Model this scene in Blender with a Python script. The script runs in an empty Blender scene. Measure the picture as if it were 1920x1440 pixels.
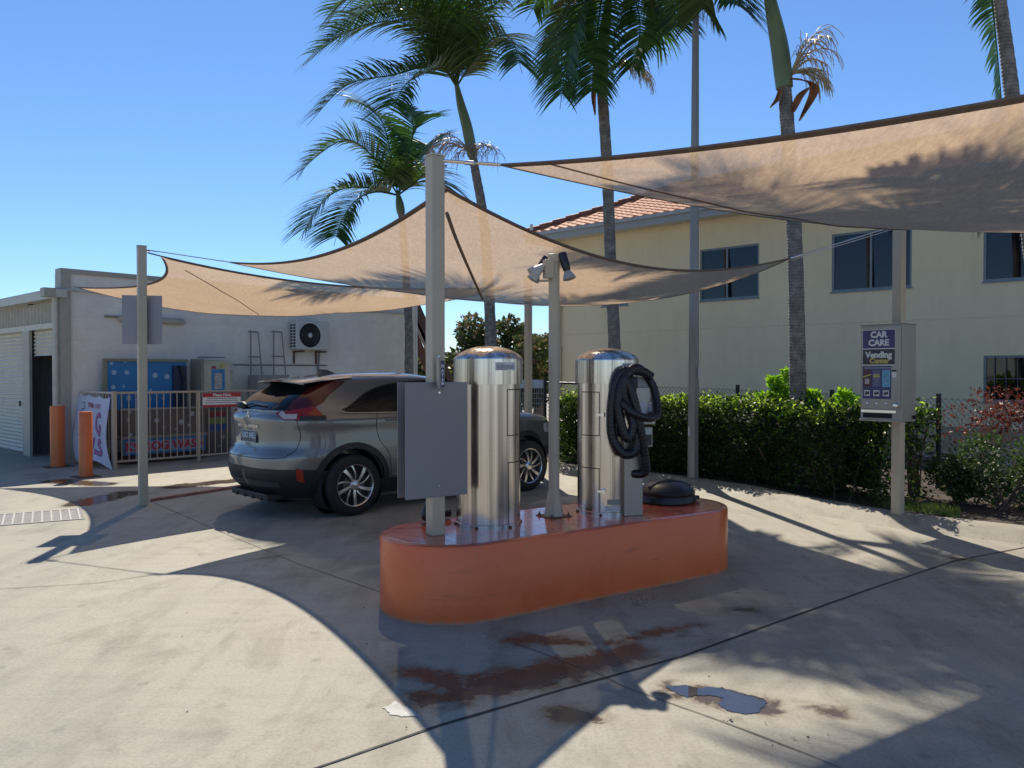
import bpy, bmesh, math, random
from mathutils import Vector, Matrix, noise as mnoise

R = math.radians
scene = bpy.context.scene
C = scene.collection
rnd = random.Random(7)

# ------------------------------------------------------------------ camera model
CAM_H, FPX, HOR = 1.6, 1500.0, 700.0
PITCH = math.atan((720.0 - HOR) / FPX)
_cp, _sp = math.cos(PITCH), math.sin(PITCH)

def ray(px, py):
    a, b = (px - 960.0) / FPX, (720.0 - py) / FPX
    return Vector((a, _cp + b * _sp, -_sp + b * _cp))

def G(px, py, z=0.0):
    """ground (height z) point seen at a photograph pixel"""
    d = ray(px, py)
    return Vector((0, 0, CAM_H)) + d * ((z - CAM_H) / d.z)

def D(px, py, Y):
    """point at depth Y seen at a photograph pixel"""
    d = ray(px, py)
    return Vector((0, 0, CAM_H)) + d * (Y / d.y)

def onplane(px, py, p0, n):
    d = ray(px, py); o = Vector((0, 0, CAM_H))
    return o + d * ((p0 - o).dot(n) / d.dot(n))

# ------------------------------------------------------------------ materials
_mats = {}
def nt(name):
    m = bpy.data.materials.new(name); m.use_nodes = True
    t = m.node_tree
    return m, t, t.nodes['Principled BSDF'], t.nodes['Material Output']

def N(t, kind, **kw):
    n = t.nodes.new(kind)
    for k, v in kw.items():
        setattr(n, k, v)
    return n

def mixcol(t, fac, a, b, blend='MIX'):
    m = N(t, 'ShaderNodeMix', data_type='RGBA', blend_type=blend)
    for s, v in ((0, fac), (6, a), (7, b)):
        if isinstance(v, (int, float)):
            m.inputs[s].default_value = v
        elif isinstance(v, tuple):
            m.inputs[s].default_value = (*v, 1) if len(v) == 3 else v
        else:
            t.links.new(v, m.inputs[s])
    return m.outputs[2]

def ramp(t, src, stops):
    r = N(t, 'ShaderNodeValToRGB')
    e = r.color_ramp.elements
    while len(e) < len(stops):
        e.new(0.5)
    for i, (p, c) in enumerate(stops):
        e[i].position = p
        e[i].color = (*c, 1) if isinstance(c, tuple) else (c, c, c, 1)
    t.links.new(src, r.inputs[0])
    return r.outputs[0]

def noise(t, coord, scale, detail=4, rough=.55, dist=0, sc=None):
    n = N(t, 'ShaderNodeTexNoise')
    n.inputs['Scale'].default_value = scale
    n.inputs['Detail'].default_value = detail
    n.inputs['Roughness'].default_value = rough
    n.inputs['Distortion'].default_value = dist
    if sc:
        mp = N(t, 'ShaderNodeMapping'); mp.inputs['Scale'].default_value = sc
        t.links.new(coord, mp.inputs[0]); coord = mp.outputs[0]
    t.links.new(coord, n.inputs['Vector'])
    return n.outputs['Fac']

def M(name, col, rough=.6, metal=0.0, var=.12, scale=6, bump=0.0, bscale=120, coat=0.0, spec=.5, rvar=.08, sc=None):
    """a painted / plain surface with procedural tone, roughness and bump variation"""
    if name in _mats:
        return _mats[name]
    m, t, b, o = nt(name)
    tc = N(t, 'ShaderNodeTexCoord').outputs['Object']
    n1 = noise(t, tc, scale, 6, .6, 0, sc)
    lo = tuple(c * (1 - var) for c in col); hi = tuple(min(1, c * (1 + var)) for c in col)
    t.links.new(ramp(t, n1, [(.3, lo), (.7, hi)]), b.inputs['Base Color'])
    r = ramp(t, noise(t, tc, scale * 2.3, 4), [(.3, max(0.02, rough - rvar)), (.7, min(1, rough + rvar))])
    t.links.new(r, b.inputs['Roughness'])
    b.inputs['Metallic'].default_value = metal
    b.inputs['Coat Weight'].default_value = coat
    b.inputs['Coat Roughness'].default_value = .05
    b.inputs['Specular IOR Level'].default_value = spec
    if bump:
        bp = N(t, 'ShaderNodeBump'); bp.inputs['Strength'].default_value = bump
        bp.inputs['Distance'].default_value = .01
        t.links.new(noise(t, tc, bscale, 5, .6, 0, sc), bp.inputs['Height'])
        t.links.new(bp.outputs[0], b.inputs['Normal'])
    _mats[name] = m
    return m

def leafmat(name, c1, c2, trans=.4, tcol=None, gloss=.45):
    if name in _mats:
        return _mats[name]
    m, t, b, o = nt(name)
    ri = N(t, 'ShaderNodeNewGeometry').outputs['Random Per Island']
    col = ramp(t, ri, [(0, c1), (1, c2)])
    t.links.new(col, b.inputs['Base Color'])
    b.inputs['Roughness'].default_value = gloss
    tr = N(t, 'ShaderNodeBsdfTranslucent')
    if tcol:
        t.links.new(mixcol(t, 1.0, col, tcol, 'MULTIPLY'), tr.inputs[0])
    else:
        t.links.new(col, tr.inputs[0])
    mx = N(t, 'ShaderNodeMixShader'); mx.inputs[0].default_value = trans
    t.links.new(b.outputs[0], mx.inputs[1]); t.links.new(tr.outputs[0], mx.inputs[2])
    t.links.new(mx.outputs[0], o.inputs[0])
    _mats[name] = m
    return m

# ------------------------------------------------------------------ mesh builder
class MB:
    def __init__(s):
        s.v = []; s.f = []; s.sm = []
    def add(s, vs, fs, smooth=False):
        o = len(s.v)
        s.v += [tuple(p) for p in vs]
        for f in fs:
            s.f.append(tuple(i + o for i in f)); s.sm.append(smooth)
        return s
    def box(s, c, d, rz=0.0, m=None):
        hx, hy, hz = d[0] / 2, d[1] / 2, d[2] / 2
        vs = [Vector((x, y, z)) for x in (-hx, hx) for y in (-hy, hy) for z in (-hz, hz)]
        mat = Matrix.Rotation(rz, 3, 'Z') if m is None else m
        vs = [mat @ p + Vector(c) for p in vs]
        return s.add(vs, [(0, 1, 3, 2), (4, 6, 7, 5), (0, 4, 5, 1), (2, 3, 7, 6), (0, 2, 6, 4), (1, 5, 7, 3)])
    def bx(s, x0, x1, y0, y1, z0, z1):
        return s.box(((x0 + x1) / 2, (y0 + y1) / 2, (z0 + z1) / 2), (abs(x1 - x0), abs(y1 - y0), abs(z1 - z0)))
    def tube(s, path, rad, n=8, cap=True, smooth=True, flat=1.0):
        path = [Vector(p) for p in path]
        k = len(path)
        rs = [rad] * k if isinstance(rad, (int, float)) else rad
        o = len(s.v); up = None
        for i, p in enumerate(path):
            t = (path[min(i + 1, k - 1)] - path[max(i - 1, 0)]).normalized()
            if up is None:
                up = Vector((0, 0, 1)) if abs(t.z) < .9 else Vector((1, 0, 0))
            a = t.cross(up)
            if a.length < 1e-5:
                a = t.orthogonal()
            a.normalize(); b = a.cross(t).normalized(); up = b
            for j in range(n):
                w = 2 * math.pi * j / n
                s.v.append(tuple(p + (a * math.cos(w) + b * math.sin(w) * flat) * rs[i]))
        for i in range(k - 1):
            for j in range(n):
                s.f.append((o + i * n + j, o + i * n + (j + 1) % n, o + (i + 1) * n + (j + 1) % n, o + (i + 1) * n + j)); s.sm.append(smooth)
        if cap:
            s.f.append(tuple(o + j for j in reversed(range(n)))); s.sm.append(False)
            s.f.append(tuple(o + (k - 1) * n + j for j in range(n))); s.sm.append(False)
        return s
    def lathe(s, prof, n=32, c=(0, 0, 0), mat=None, smooth=True, closed=False, caps=True):
        o = len(s.v); k = len(prof); c = Vector(c)
        for r, z in prof:
            for j in range(n):
                w = 2 * math.pi * j / n
                p = Vector((r * math.cos(w), r * math.sin(w), z))
                if mat: p = mat @ p
                s.v.append(tuple(p + c))
        for i in range(k - 1 + (1 if closed else 0)):
            i2 = (i + 1) % k
            for j in range(n):
                s.f.append((o + i * n + j, o + i * n + (j + 1) % n, o + i2 * n + (j + 1) % n, o + i2 * n + j)); s.sm.append(smooth)
        if not closed and caps:
            if prof[0][0] > 1e-4:
                s.f.append(tuple(o + j for j in reversed(range(n)))); s.sm.append(False)
            if prof[-1][0] > 1e-4:
                s.f.append(tuple(o + (k - 1) * n + j for j in range(n))); s.sm.append(False)
        return s
    def prism(s, poly, z0, z1):
        n = len(poly)
        vs = [(x, y, z0) for x, y in poly] + [(x, y, z1) for x, y in poly]
        fs = [tuple(reversed(range(n))), tuple(range(n, 2 * n))]
        fs += [(i, (i + 1) % n, n + (i + 1) % n, n + i) for i in range(n)]
        return s.add(vs, fs)
    def grid(s, P, smooth=True, thick=0.0):
        """P[i][j] points; optional thickness along the normal (closed shell)"""
        a, b = len(P), len(P[0])
        P = [[Vector(p) for p in r] for r in P]
        o = len(s.v)
        s.v += [tuple(p) for r in P for p in r]
        for i in range(a - 1):
            for j in range(b - 1):
                s.f.append((o + i * b + j, o + i * b + j + 1, o + (i + 1) * b + j + 1, o + (i + 1) * b + j)); s.sm.append(smooth)
        if thick:
            o2 = len(s.v)
            for i in range(a):
                for j in range(b):
                    du = P[min(i + 1, a - 1)][j] - P[max(i - 1, 0)][j]
                    dv = P[i][min(j + 1, b - 1)] - P[i][max(j - 1, 0)]
                    nn = du.cross(dv)
                    nn = nn.normalized() if nn.length > 1e-9 else Vector((0, 0, 1))
                    s.v.append(tuple(P[i][j] + nn * thick))
            for i in range(a - 1):
                for j in range(b - 1):
                    s.f.append((o2 + i * b + j, o2 + (i + 1) * b + j, o2 + (i + 1) * b + j + 1, o2 + i * b + j + 1)); s.sm.append(smooth)
            ring = [(0, j) for j in range(b)] + [(i, b - 1) for i in range(1, a)] + [(a - 1, j) for j in range(b - 2, -1, -1)] + [(i, 0) for i in range(a - 2, 0, -1)]
            for q in range(len(ring)):
                (i, j), (i2, j2) = ring[q], ring[(q + 1) % len(ring)]
                s.f.append((o + i * b + j, o2 + i * b + j, o2 + i2 * b + j2, o + i2 * b + j2)); s.sm.append(False)
        return s
    def build(s, name, mat, parent=None, bevel=0.0, seg=2, loc=None, rz=0.0):
        me = bpy.data.meshes.new(name)
        me.from_pydata(s.v, [], s.f)
        me.polygons.foreach_set('use_smooth', s.sm)
        me.update()
        if any(s.sm): me.set_sharp_from_angle(angle=R(38))
        if mat: me.materials.append(mat)
        o = bpy.data.objects.new(name, me); C.objects.link(o)
        if parent: o.parent = parent
        if loc: o.location = loc
        if rz: o.rotation_euler = (0, 0, rz)
        if bevel:
            b = o.modifiers.new('bevel', 'BEVEL'); b.width = bevel; b.segments = seg
            b.limit_method = 'ANGLE'; b.angle_limit = R(40)
            b.harden_normals = False
        return o

def tag(o, label=None, cat=None, group=None, kind=None):
    if label: o['label'] = label
    if cat: o['category'] = cat
    if group: o['group'] = group
    if kind: o['kind'] = kind
    return o

def thing(name, label, cat, loc=(0, 0, 0), rz=0.0, group=None):
    o = bpy.data.objects.new(name, None); C.objects.link(o)
    o.location = loc; o.rotation_euler = (0, 0, rz); o.empty_display_size = .2
    return tag(o, label, cat, group)

def copy_tree(o, parent=None):
    c = o.copy(); C.objects.link(c); c.parent = parent
    for ch in list(o.children):
        copy_tree(ch, c)
    return c

def text(s, size, parent, mat, m, name='lettering', bold=0.0, ext=.0012, sx=1.0, align='CENTER', spacing=1.0):
    """flat raised lettering; m places the text plane (x right, y up, z out) in the parent's space"""
    cu = bpy.data.curves.new(name, 'FONT')
    cu.body = s; cu.size = size; cu.align_x = align; cu.align_y = 'CENTER'
    cu.extrude = ext; cu.offset = bold; cu.space_character = spacing; cu.resolution_u = 3
    tmp = bpy.data.objects.new(name, cu); C.objects.link(tmp)
    dg = bpy.context.evaluated_depsgraph_get()
    me = bpy.data.meshes.new_from_object(tmp.evaluated_get(dg))
    bpy.data.objects.remove(tmp); bpy.data.curves.remove(cu)
    me.name = name
    me.transform(m @ Matrix.Diagonal((sx, 1, 1, 1)))
    me.materials.clear(); me.materials.append(mat)
    o = bpy.data.objects.new(name, me); C.objects.link(o)
    if parent: o.parent = parent
    return o

def frame(origin, xdir, ydir):
    x = Vector(xdir).normalized(); y = Vector(ydir).normalized(); z = x.cross(y)
    m = Matrix((x, y, z)).transposed().to_4x4()
    m.translation = Vector(origin)
    return m

def qbez(a, mid, b, n):
    """n+1 points of the quadratic through a, mid (t=.5), b"""
    c = mid * 2 - (a + b) * .5
    return [a * (1 - t) ** 2 + c * 2 * t * (1 - t) + b * t * t for t in [i / n for i in range(n + 1)]]

def crom(pts, per=8):
    pts = [Vector(p) for p in pts]
    q = [pts[0] * 2 - pts[1]] + pts + [pts[-1] * 2 - pts[-2]]
    out = []
    for i in range(1, len(q) - 2):
        p0, p1, p2, p3 = q[i - 1:i + 3]
        for k in range(per):
            t = k / per
            out.append(.5 * (2 * p1 + (p2 - p0) * t + (2 * p0 - 5 * p1 + 4 * p2 - p3) * t * t + (3 * p1 - p0 - 3 * p2 + p3) * t ** 3))
    out.append(pts[-1])
    return out

def lerp_table(tab, x):
    if x <= tab[0][0]: return tab[0][1]
    for (a, va), (b, vb) in zip(tab, tab[1:]):
        if x <= b:
            u = (x - a) / (b - a)
            return va + (vb - va) * u
    return tab[-1][1]

def smooth_table(tab, x):
    """monotone-ish cubic through the table"""
    if x <= tab[0][0]: return tab[0][1]
    if x >= tab[-1][0]: return tab[-1][1]
    n = len(tab)
    sl = [(tab[i + 1][1] - tab[i][1]) / (tab[i + 1][0] - tab[i][0]) for i in range(n - 1)]
    def m(i):
        if i == 0: return sl[0]
        if i == n - 1: return sl[-1]
        a, b = sl[i - 1], sl[i]
        return 0 if a * b <= 0 else 2 * a * b / (a + b)
    for i in range(n - 1):
        a, va = tab[i]; b, vb = tab[i + 1]
        if x <= b:
            h = b - a; t = (x - a) / h
            return (2 * t ** 3 - 3 * t * t + 1) * va + (t ** 3 - 2 * t * t + t) * h * m(i) + (-2 * t ** 3 + 3 * t * t) * vb + (t ** 3 - t * t) * h * m(i + 1)

# ------------------------------------------------------------------ shared materials
post_m = M('post_beige_paint', (.47, .40, .30), .5, var=.08, scale=3, bump=.03)
orange_m = M('orange_paint', (.62, .15, .04), .35, var=.1, scale=4, bump=.06, bscale=40)
steel_grey = M('galvanised_steel', (.30, .33, .36), .42, .7, var=.12, scale=5)
black_m = M('black_rubber', (.012, .012, .016), .55, var=.2)
white_m = M('white_paint', (.72, .72, .70), .5, var=.05)
chrome_m = M('bright_metal', (.75, .75, .76), .18, 1.0, var=.05)
dark_m = M('dark_void', (.01, .01, .012), .7)
rust_m = M('brown_plate', (.12, .06, .035), .7)

def brushed(name, col, rough=.26, stretch=(3, 3, 260), aniso=.7, streak=.45):
    m, t, b, o = nt(name)
    tc = N(t, 'ShaderNodeTexCoord').outputs['Object']
    n1 = noise(t, tc, 1.0, 3, .6, 0, stretch)
    n2 = noise(t, tc, 2.2, 5, .6, .4, (1, 1, .6))
    c = mixcol(t, .5, ramp(t, n1, [(.3, tuple(x * .86 for x in col)), (.7, col)]), ramp(t, n2, [(.3, tuple(x * .8 for x in col)), (.7, tuple(min(1, x * 1.1) for x in col))]))
    if streak:
        c = mixcol(t, 1.0, c, ramp(t, noise(t, tc, 1.0, 4, .7, 0, (22, 22, .06)), [(.36, (.42, .41, .41)), (.5, (.9, .9, .9)), (.62, (1.15, 1.14, 1.12))]), 'MULTIPLY')  # brushed grain, with dark and bright reflection streaks painted into the colour
    t.links.new(c, b.inputs['Base Color'])
    b.inputs['Metallic'].default_value = 1
    t.links.new(ramp(t, n2, [(.3, rough - .05), (.7, rough + .1)]), b.inputs['Roughness'])
    b.inputs['Anisotropic'].default_value = aniso
    tg = N(t, 'ShaderNodeTangent', direction_type='RADIAL', axis='Z')
    t.links.new(tg.outputs[0], b.inputs['Tangent'])
    n3 = noise(t, tc, 1.0, 3, .6, 0, (30, 30, .10))
    bp0 = N(t, 'ShaderNodeBump'); bp0.inputs['Strength'].default_value = streak; bp0.inputs['Distance'].default_value = .006
    t.links.new(n3, bp0.inputs['Height'])
    bp = N(t, 'ShaderNodeBump'); bp.inputs['Strength'].default_value = .05; bp.inputs['Distance'].default_value = .002
    t.links.new(n1, bp.inputs['Height']); t.links.new(bp0.outputs[0], bp.inputs['Normal']); t.links.new(bp.outputs[0], b.inputs['Normal'])
    return m
stain_m = brushed('brushed_stainless', (.72, .665, .63), .20)
stain_flat = brushed('sheet_stainless', (.36, .335, .31), .40, (180, 3, 3), 0, .0)

# ------------------------------------------------------------------ world, sun, camera
SUN_EL = R(47.0)
SX, SY = -0.14, 0.990
_l = math.hypot(SX, SY); SX, SY = SX / _l, SY / _l
to_sun = Vector((SX * math.cos(SUN_EL), SY * math.cos(SUN_EL), math.sin(SUN_EL)))
w = bpy.data.worlds.new('World'); scene.world = w; w.use_nodes = True
t = w.node_tree
sky = t.nodes.new('ShaderNodeTexSky'); sky.sky_type = 'NISHITA'; sky.sun_disc = False
sky.sun_elevation = SUN_EL; sky.sun_rotation = math.atan2(SX, SY)
sky.altitude = 20; sky.air_density = 1.0; sky.dust_density = 0.0; sky.ozone_density = 10
t.links.new(sky.outputs[0], t.nodes['Background'].inputs[0])
t.nodes['Background'].inputs[1].default_value = .09
sun = bpy.data.lights.new('sun', 'SUN'); sun.energy = 3.85; sun.angle = R(.5); sun.color = (1, .92, .78)
so = bpy.data.objects.new('sun', sun); C.objects.link(so)
so.rotation_euler = to_sun.to_track_quat('Z', 'Y').to_euler()
cam = bpy.data.cameras.new('camera'); co = bpy.data.objects.new('camera', cam); C.objects.link(co)
cam.sensor_width = 36; cam.lens = 36 * FPX / 1920; cam.clip_end = 2000
co.location = (0, 0, CAM_H); co.rotation_euler = (math.pi / 2 - PITCH, 0, 0)
scene.camera = co
scene.view_settings.view_transform = 'Standard'; scene.view_settings.look = 'None'
scene.view_settings.exposure = .65; scene.view_settings.gamma = 1
# ================================================================== GROUND
def concrete():
    m, t, b, o = nt('yard_concrete')
    tc = N(t, 'ShaderNodeTexCoord').outputs['Object']
    big = noise(t, tc, .55, 6, .62, .6)
    mid = noise(t, tc, 2.6, 8, .7, .5, (1, .45, 1))
    fine = noise(t, tc, 55, 6, .75)
    spk = noise(t, tc, 190, 2, .6)
    c = ramp(t, big, [(.28, (.30, .277, .222)), (.5, (.37, .342, .276)), (.74, (.43, .40, .325))])
    c = mixcol(t, .55, c, ramp(t, mid, [(.3, (.42, .40, .36)), (.5, (1, 1, 1)), (.75, (1.0, .98, .93))]), 'MULTIPLY')
    c = mixcol(t, .8, c, ramp(t, fine, [(.3, (.66, .66, .66)), (.52, (1, 1, 1)), (.75, (1.15, 1.14, 1.08))]), 'MULTIPLY')
    stk = noise(t, tc, 5, 6, .7, .3, (.35, 1.6, 1))
    c = mixcol(t, .5, c, ramp(t, stk, [(.32, (.80, .80, .80)), (.5, (1, 1, 1)), (.7, (1.08, 1.07, 1.03))]), 'MULTIPLY')
    c = mixcol(t, .6, c, ramp(t, spk, [(.27, (.35, .33, .31)), (.34, (1, 1, 1)), (1, (1, 1, 1))]), 'MULTIPLY')
    vo = N(t, 'ShaderNodeTexVoronoi', voronoi_dimensions='2D'); vo.inputs['Scale'].default_value = 1.3; vo.inputs['Randomness'].default_value = 1
    wob = N(t, 'ShaderNodeMath', operation='MULTIPLY_ADD'); t.links.new(fine, wob.inputs[0]); wob.inputs[1].default_value = .05; t.links.new(vo.outputs['Distance'], wob.inputs[2]); t.links.new(tc, vo.inputs['Vector'])
    c = mixcol(t, .35, c, ramp(t, wob.outputs[0], [(.045, (.45, .42, .39)), (.075, (1, 1, 1))]), 'MULTIPLY')
    tyre = noise(t, tc, 1.0, 4, .65, .25, (1.9, .22, 1))
    c = mixcol(t, .5, c, ramp(t, tyre, [(.50, (1, 1, 1)), (.60, (.80, .79, .78)), (.68, (1, 1, 1))]), 'MULTIPLY')
    st = noise(t, tc, 1.1, 5, .7, 1.4)
    c = mixcol(t, .45, c, ramp(t, st, [(.62, (1, 1, 1)), (.72, (.62, .56, .50)), (.8, (.5, .45, .4))]), 'MULTIPLY')
    # spilt water soaking into the slab: distance to a few ragged strokes
    segs = [((778, 1262), (850, 1284), .10), ((800, 1312), (1010, 1278), .11), ((900, 1285), (1075, 1248), .13), ((1060, 1258), (1185, 1222), .13), ((1150, 1205), (1300, 1172), .055), ((965, 1200), (1098, 1200), .085), ((1366, 1144), (1408, 1144), .05),
            ((1262, 1292), (1430, 1324), .10), ((1520, 1325), (1560, 1338), .05), ((1050, 1340), (1100, 1340), .09), ((330, 912), (540, 892), .22), ((150, 945), (235, 925), .22), ((110, 902), (190, 908), .22), ((1760, 1041), (1815, 1050), .05), ((1815, 1091), (1835, 1092), .03)]
    dmin = None
    def mth(op, a, b_=None):
        m_ = N(t, 'ShaderNodeMath', operation=op)
        for i_, v_ in enumerate((a, b_)):
            if v_ is None: continue
            if isinstance(v_, (int, float)): m_.inputs[i_].default_value = v_
            else: t.links.new(v_, m_.inputs[i_])
        return m_.outputs[0]
    for pa, pb, rad in segs:
        A, B = G(*pa), G(*pb); mid = (A + B) / 2; L = (B - A).length; th = math.atan2(B.y - A.y, B.x - A.x)
        mp_ = N(t, 'ShaderNodeMapping'); q_ = Matrix.Rotation(-th, 3, 'Z') @ mid
        mp_.inputs['Rotation'].default_value = (0, 0, -th); mp_.inputs['Location'].default_value = (-q_.x, -q_.y, 0)
        t.links.new(tc, mp_.inputs[0])
        sx = N(t, 'ShaderNodeSeparateXYZ'); t.links.new(mp_.outputs[0], sx.inputs[0])
        ax = mth('MAXIMUM', mth('SUBTRACT', mth('ABSOLUTE', sx.outputs[0]), L / 2), 0.0)
        dd = mth('SUBTRACT', mth('SQRT', mth('ADD', mth('MULTIPLY', ax, ax), mth('MULTIPLY', sx.outputs[1], sx.outputs[1]))), rad)
        dmin = dd if dmin is None else mth('MINIMUM', dmin, dd)
    rag = mth('MULTIPLY', mth('SUBTRACT', noise(t, tc, 5.5, 8, .68, .6), .5), .42)
    dr_ = mth('ADD', dmin, rag)
    wet = ramp(t, mth('ADD', dr_, .5), [(.455, 1), (.53, 0)]); damp = ramp(t, mth('ADD', dr_, .5), [(.50, 1), (.60, 0)])
    c = mixcol(t, damp, c, mixcol(t, 1.0, c, (.80, .77, .74), 'MULTIPLY'))
    c = mixcol(t, wet, c, mixcol(t, 1.0, c, (.40, .33, .30), 'MULTIPLY'))
    t.links.new(c, b.inputs['Base Color'])
    ro = N(t, 'ShaderNodeMix'); t.links.new(wet, ro.inputs[0]); t.links.new(ramp(t, big, [(.3, .62), (.7, .85)]), ro.inputs[2]); ro.inputs[3].default_value = .15
    t.links.new(ro.outputs[0], b.inputs['Roughness'])
    b.inputs['Specular IOR Level'].default_value = .35
    bp = N(t, 'ShaderNodeBump'); bp.inputs['Strength'].default_value = .25; bp.inputs['Distance'].default_value = .004
    t.links.new(fine, bp.inputs['Height']); t.links.new(bp.outputs[0], b.inputs['Normal'])
    inv = mth('SUBTRACT', .3, mth('MULTIPLY', wet, .27)); t.links.new(inv, bp.inputs['Strength'])
    return m
conc_m = concrete()
mb = MB(); S = 600
mb.add([(-S, -S, 0), (S, -S, 0), (S, S, 0), (-S, S, 0)], [(0, 1, 2, 3)])
tag(mb.build('concrete_yard', conc_m), kind='structure')

# ---- control joints
joint_m = M('joint_sealant', (.035, .03, .028), .8)
thin_m = M('saw_cut', (.12, .11, .095), .9)
def joint(name, pts, w, m, wob=.003):
    P = [G(*p) for p in pts]
    fine = []
    for a, b in zip(P, P[1:]):
        k = max(2, int((b - a).length / .12))
        fine += [a + (b - a) * (i / k) for i in range(k)]
    fine.append(P[-1])
    rows = []
    for i, p in enumerate(fine):
        d = (fine[min(i + 1, len(fine) - 1)] - fine[max(i - 1, 0)]).normalized()
        s = Vector((-d.y, d.x, 0))
        ww = w * (.75 + .5 * rnd.random()); off = (rnd.random() - .5) * wob
        rows.append([p + s * (off - ww / 2) + Vector((0, 0, .004)), p + s * (off + ww / 2) + Vector((0, 0, .004))])
    q = MB().grid(rows, False)
    tag(q.build(name, m), kind='structure')
joint('expansion_joint', [(300, 1530), (590, 1442), (830, 1359), (1060, 1292), (1280, 1231), (1460, 1166), (1640, 1102), (1790, 1052), (1925, 1026)], .016, joint_m)
joint('control_joint', [(960, 1205), (1120, 1262), (1170, 1288), (1350, 1352), (1530, 1421), (1600, 1452)], .007, thin_m)
joint('control_joint', [(-60, 1108), (180, 1094), (330, 1072), (540, 1040)], .007, thin_m)
joint('control_joint', [(270, 935), (420, 1000), (560, 1058), (735, 1118)], .006, thin_m)

# ---- kerb along the garden
kerb_px = [(700, 845), (880, 858), (985, 866), (1060, 872), (1180, 884), (1300, 898), (1400, 913), (1480, 929), (1600, 950), (1690, 964), (1800, 977), (1920, 990), (2100, 1010), (2400, 1045)]
kerb_p = crom([G(x, y, .10) for x, y in kerb_px], 5)
def offset_line(P, d):
    out = []
    for i, p in enumerate(P):
        v = (P[min(i + 1, len(P) - 1)] - P[max(i - 1, 0)]).normalized()
        out.append(Vector((p.x, p.y, 0)) + Vector((-v.y, v.x, 0)) * d)   # +d = away from the camera (garden side)
    return out
prof = [(-.34, -.01), (-.30, .006), (-.22, .03), (-.12, .075), (-.04, .097), (.0, .102), (.14, .102), (.15, -.02)]
rows = []
for dd, zz in prof:
    rows.append([p + Vector((0, 0, zz)) for p in offset_line(kerb_p, dd)])
tag(MB().grid(rows, True).build('kerb', conc_m), kind='structure')
soil_m = M('garden_soil', (.06, .042, .03), .95, var=.5, scale=9, bump=.8, bscale=30)
tag(MB().grid([[p + Vector((0, 0, .085)) for p in offset_line(kerb_p, .145)], [p + Vector((.75 * 1.1, .66 * 1.1, .09)) for p in offset_line(kerb_p, .16)],
               [p + Vector((.75 * 6, .66 * 6, .06)) for p in offset_line(kerb_p, .16)]]).build('garden_bed', soil_m), kind='structure')

# ---- puddles and damp patches (irregular outlines)
def ragged(pts, it=4, amp=.10, seed=1):
    r = random.Random(seed)
    P = [G(*p) for p in pts]
    for k in range(it):
        Q = []
        for i, a in enumerate(P):
            b = P[(i + 1) % len(P)]
            d = b - a
            s = Vector((-d.y, d.x, 0))
            Q += [a, (a + b) / 2 + s * (r.random() - .5) * 2 * amp * (.45, .8, 1.15, 1.4, 1.4)[k]]
        P = Q
    return P
_zz = [.0024]
def sheet(name, pts, m, z=None, it=4, amp=.10, seed=1, label=None):
    if z is None:
        _zz[0] += .0004; z = _zz[0]
    P = ragged(pts, it, amp, seed)
    bm = bmesh.new()
    vs = [bm.verts.new((p.x, p.y, z)) for p in P]
    f = bm.faces.new(vs); f.normal_update()
    if f.normal.z < 0: f.normal_flip()
    bmesh.ops.triangulate(bm, faces=[f])
    me = bpy.data.meshes.new(name); bm.to_mesh(me); bm.free()
    me.materials.append(m)
    o = bpy.data.objects.new(name, me); C.objects.link(o)
    tag(o, label, kind='structure')
def water(name, col, rough, spec=.5, bump=.02):
    m, t, b, o = nt(name)
    tc = N(t, 'ShaderNodeTexCoord').outputs['Object']
    n1 = noise(t, tc, 7, 6, .65, .5)
    t.links.new(ramp(t, n1, [(.3, tuple(c * .6 for c in col)), (.7, tuple(c * 1.3 for c in col))]), b.inputs['Base Color'])
    t.links.new(ramp(t, n1, [(.3, rough * .7), (.75, rough * 1.5)]), b.inputs['Roughness'])
    b.inputs['Specular IOR Level'].default_value = spec
    bp = N(t, 'ShaderNodeBump'); bp.inputs['Strength'].default_value = bump; bp.inputs['Distance'].default_value = .003
    t.links.new(noise(t, tc, 40, 4), bp.inputs['Height']); t.links.new(bp.outputs[0], b.inputs['Normal'])
    return m
pud_m = water('puddle_water', (.05, .045, .045), .015, .6, .01)
wet_m = water('wet_concrete', (.10, .082, .072), .17, .45, .2)
damp2_m = water('drying_concrete', (.265, .238, .19), .55, .35, .3)
damp_m = water('damp_concrete', (.15, .13, .11), .42, .4, .3)
stain2 = M('pale_spill', (.47, .46, .42), .8, var=.2, scale=14)
sheet('puddle', [(1247, 1286), (1290, 1287), (1312, 1292), (1352, 1289), (1395, 1301), (1432, 1310), (1440, 1319), (1424, 1336), (1400, 1340), (1368, 1334), (1345, 1320), (1356, 1309), (1332, 1304), (1290, 1309), (1268, 1300)], pud_m, it=5, amp=.2, seed=11)
sheet('pale_patch', [(716, 1328), (742, 1315), (770, 1330), (785, 1343), (750, 1344), (730, 1340)], stain2, it=4, amp=.2, seed=31)

# ---- red kerb line in front of the dog wash, raised pad behind it
pad = [G(282, 941), G(500, 908), G(640, 893), G(760, 880)]
padline = M('faded_red_paint', (.42, .20, .14), .7, var=.35, scale=12)
q = MB(); rows = [[], [], []]
for i, p in enumerate(crom(pad, 6)):
    away = Vector((-.62, .78, 0))
    rows[0].append(p + Vector((0, 0, .0))); rows[1].append(p + Vector((0, 0, .035))); rows[2].append(p + away * .055 + Vector((0, 0, .04)))
q.grid(rows, False); tag(q.build('painted_kerb_line', padline), kind='structure')

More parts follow.
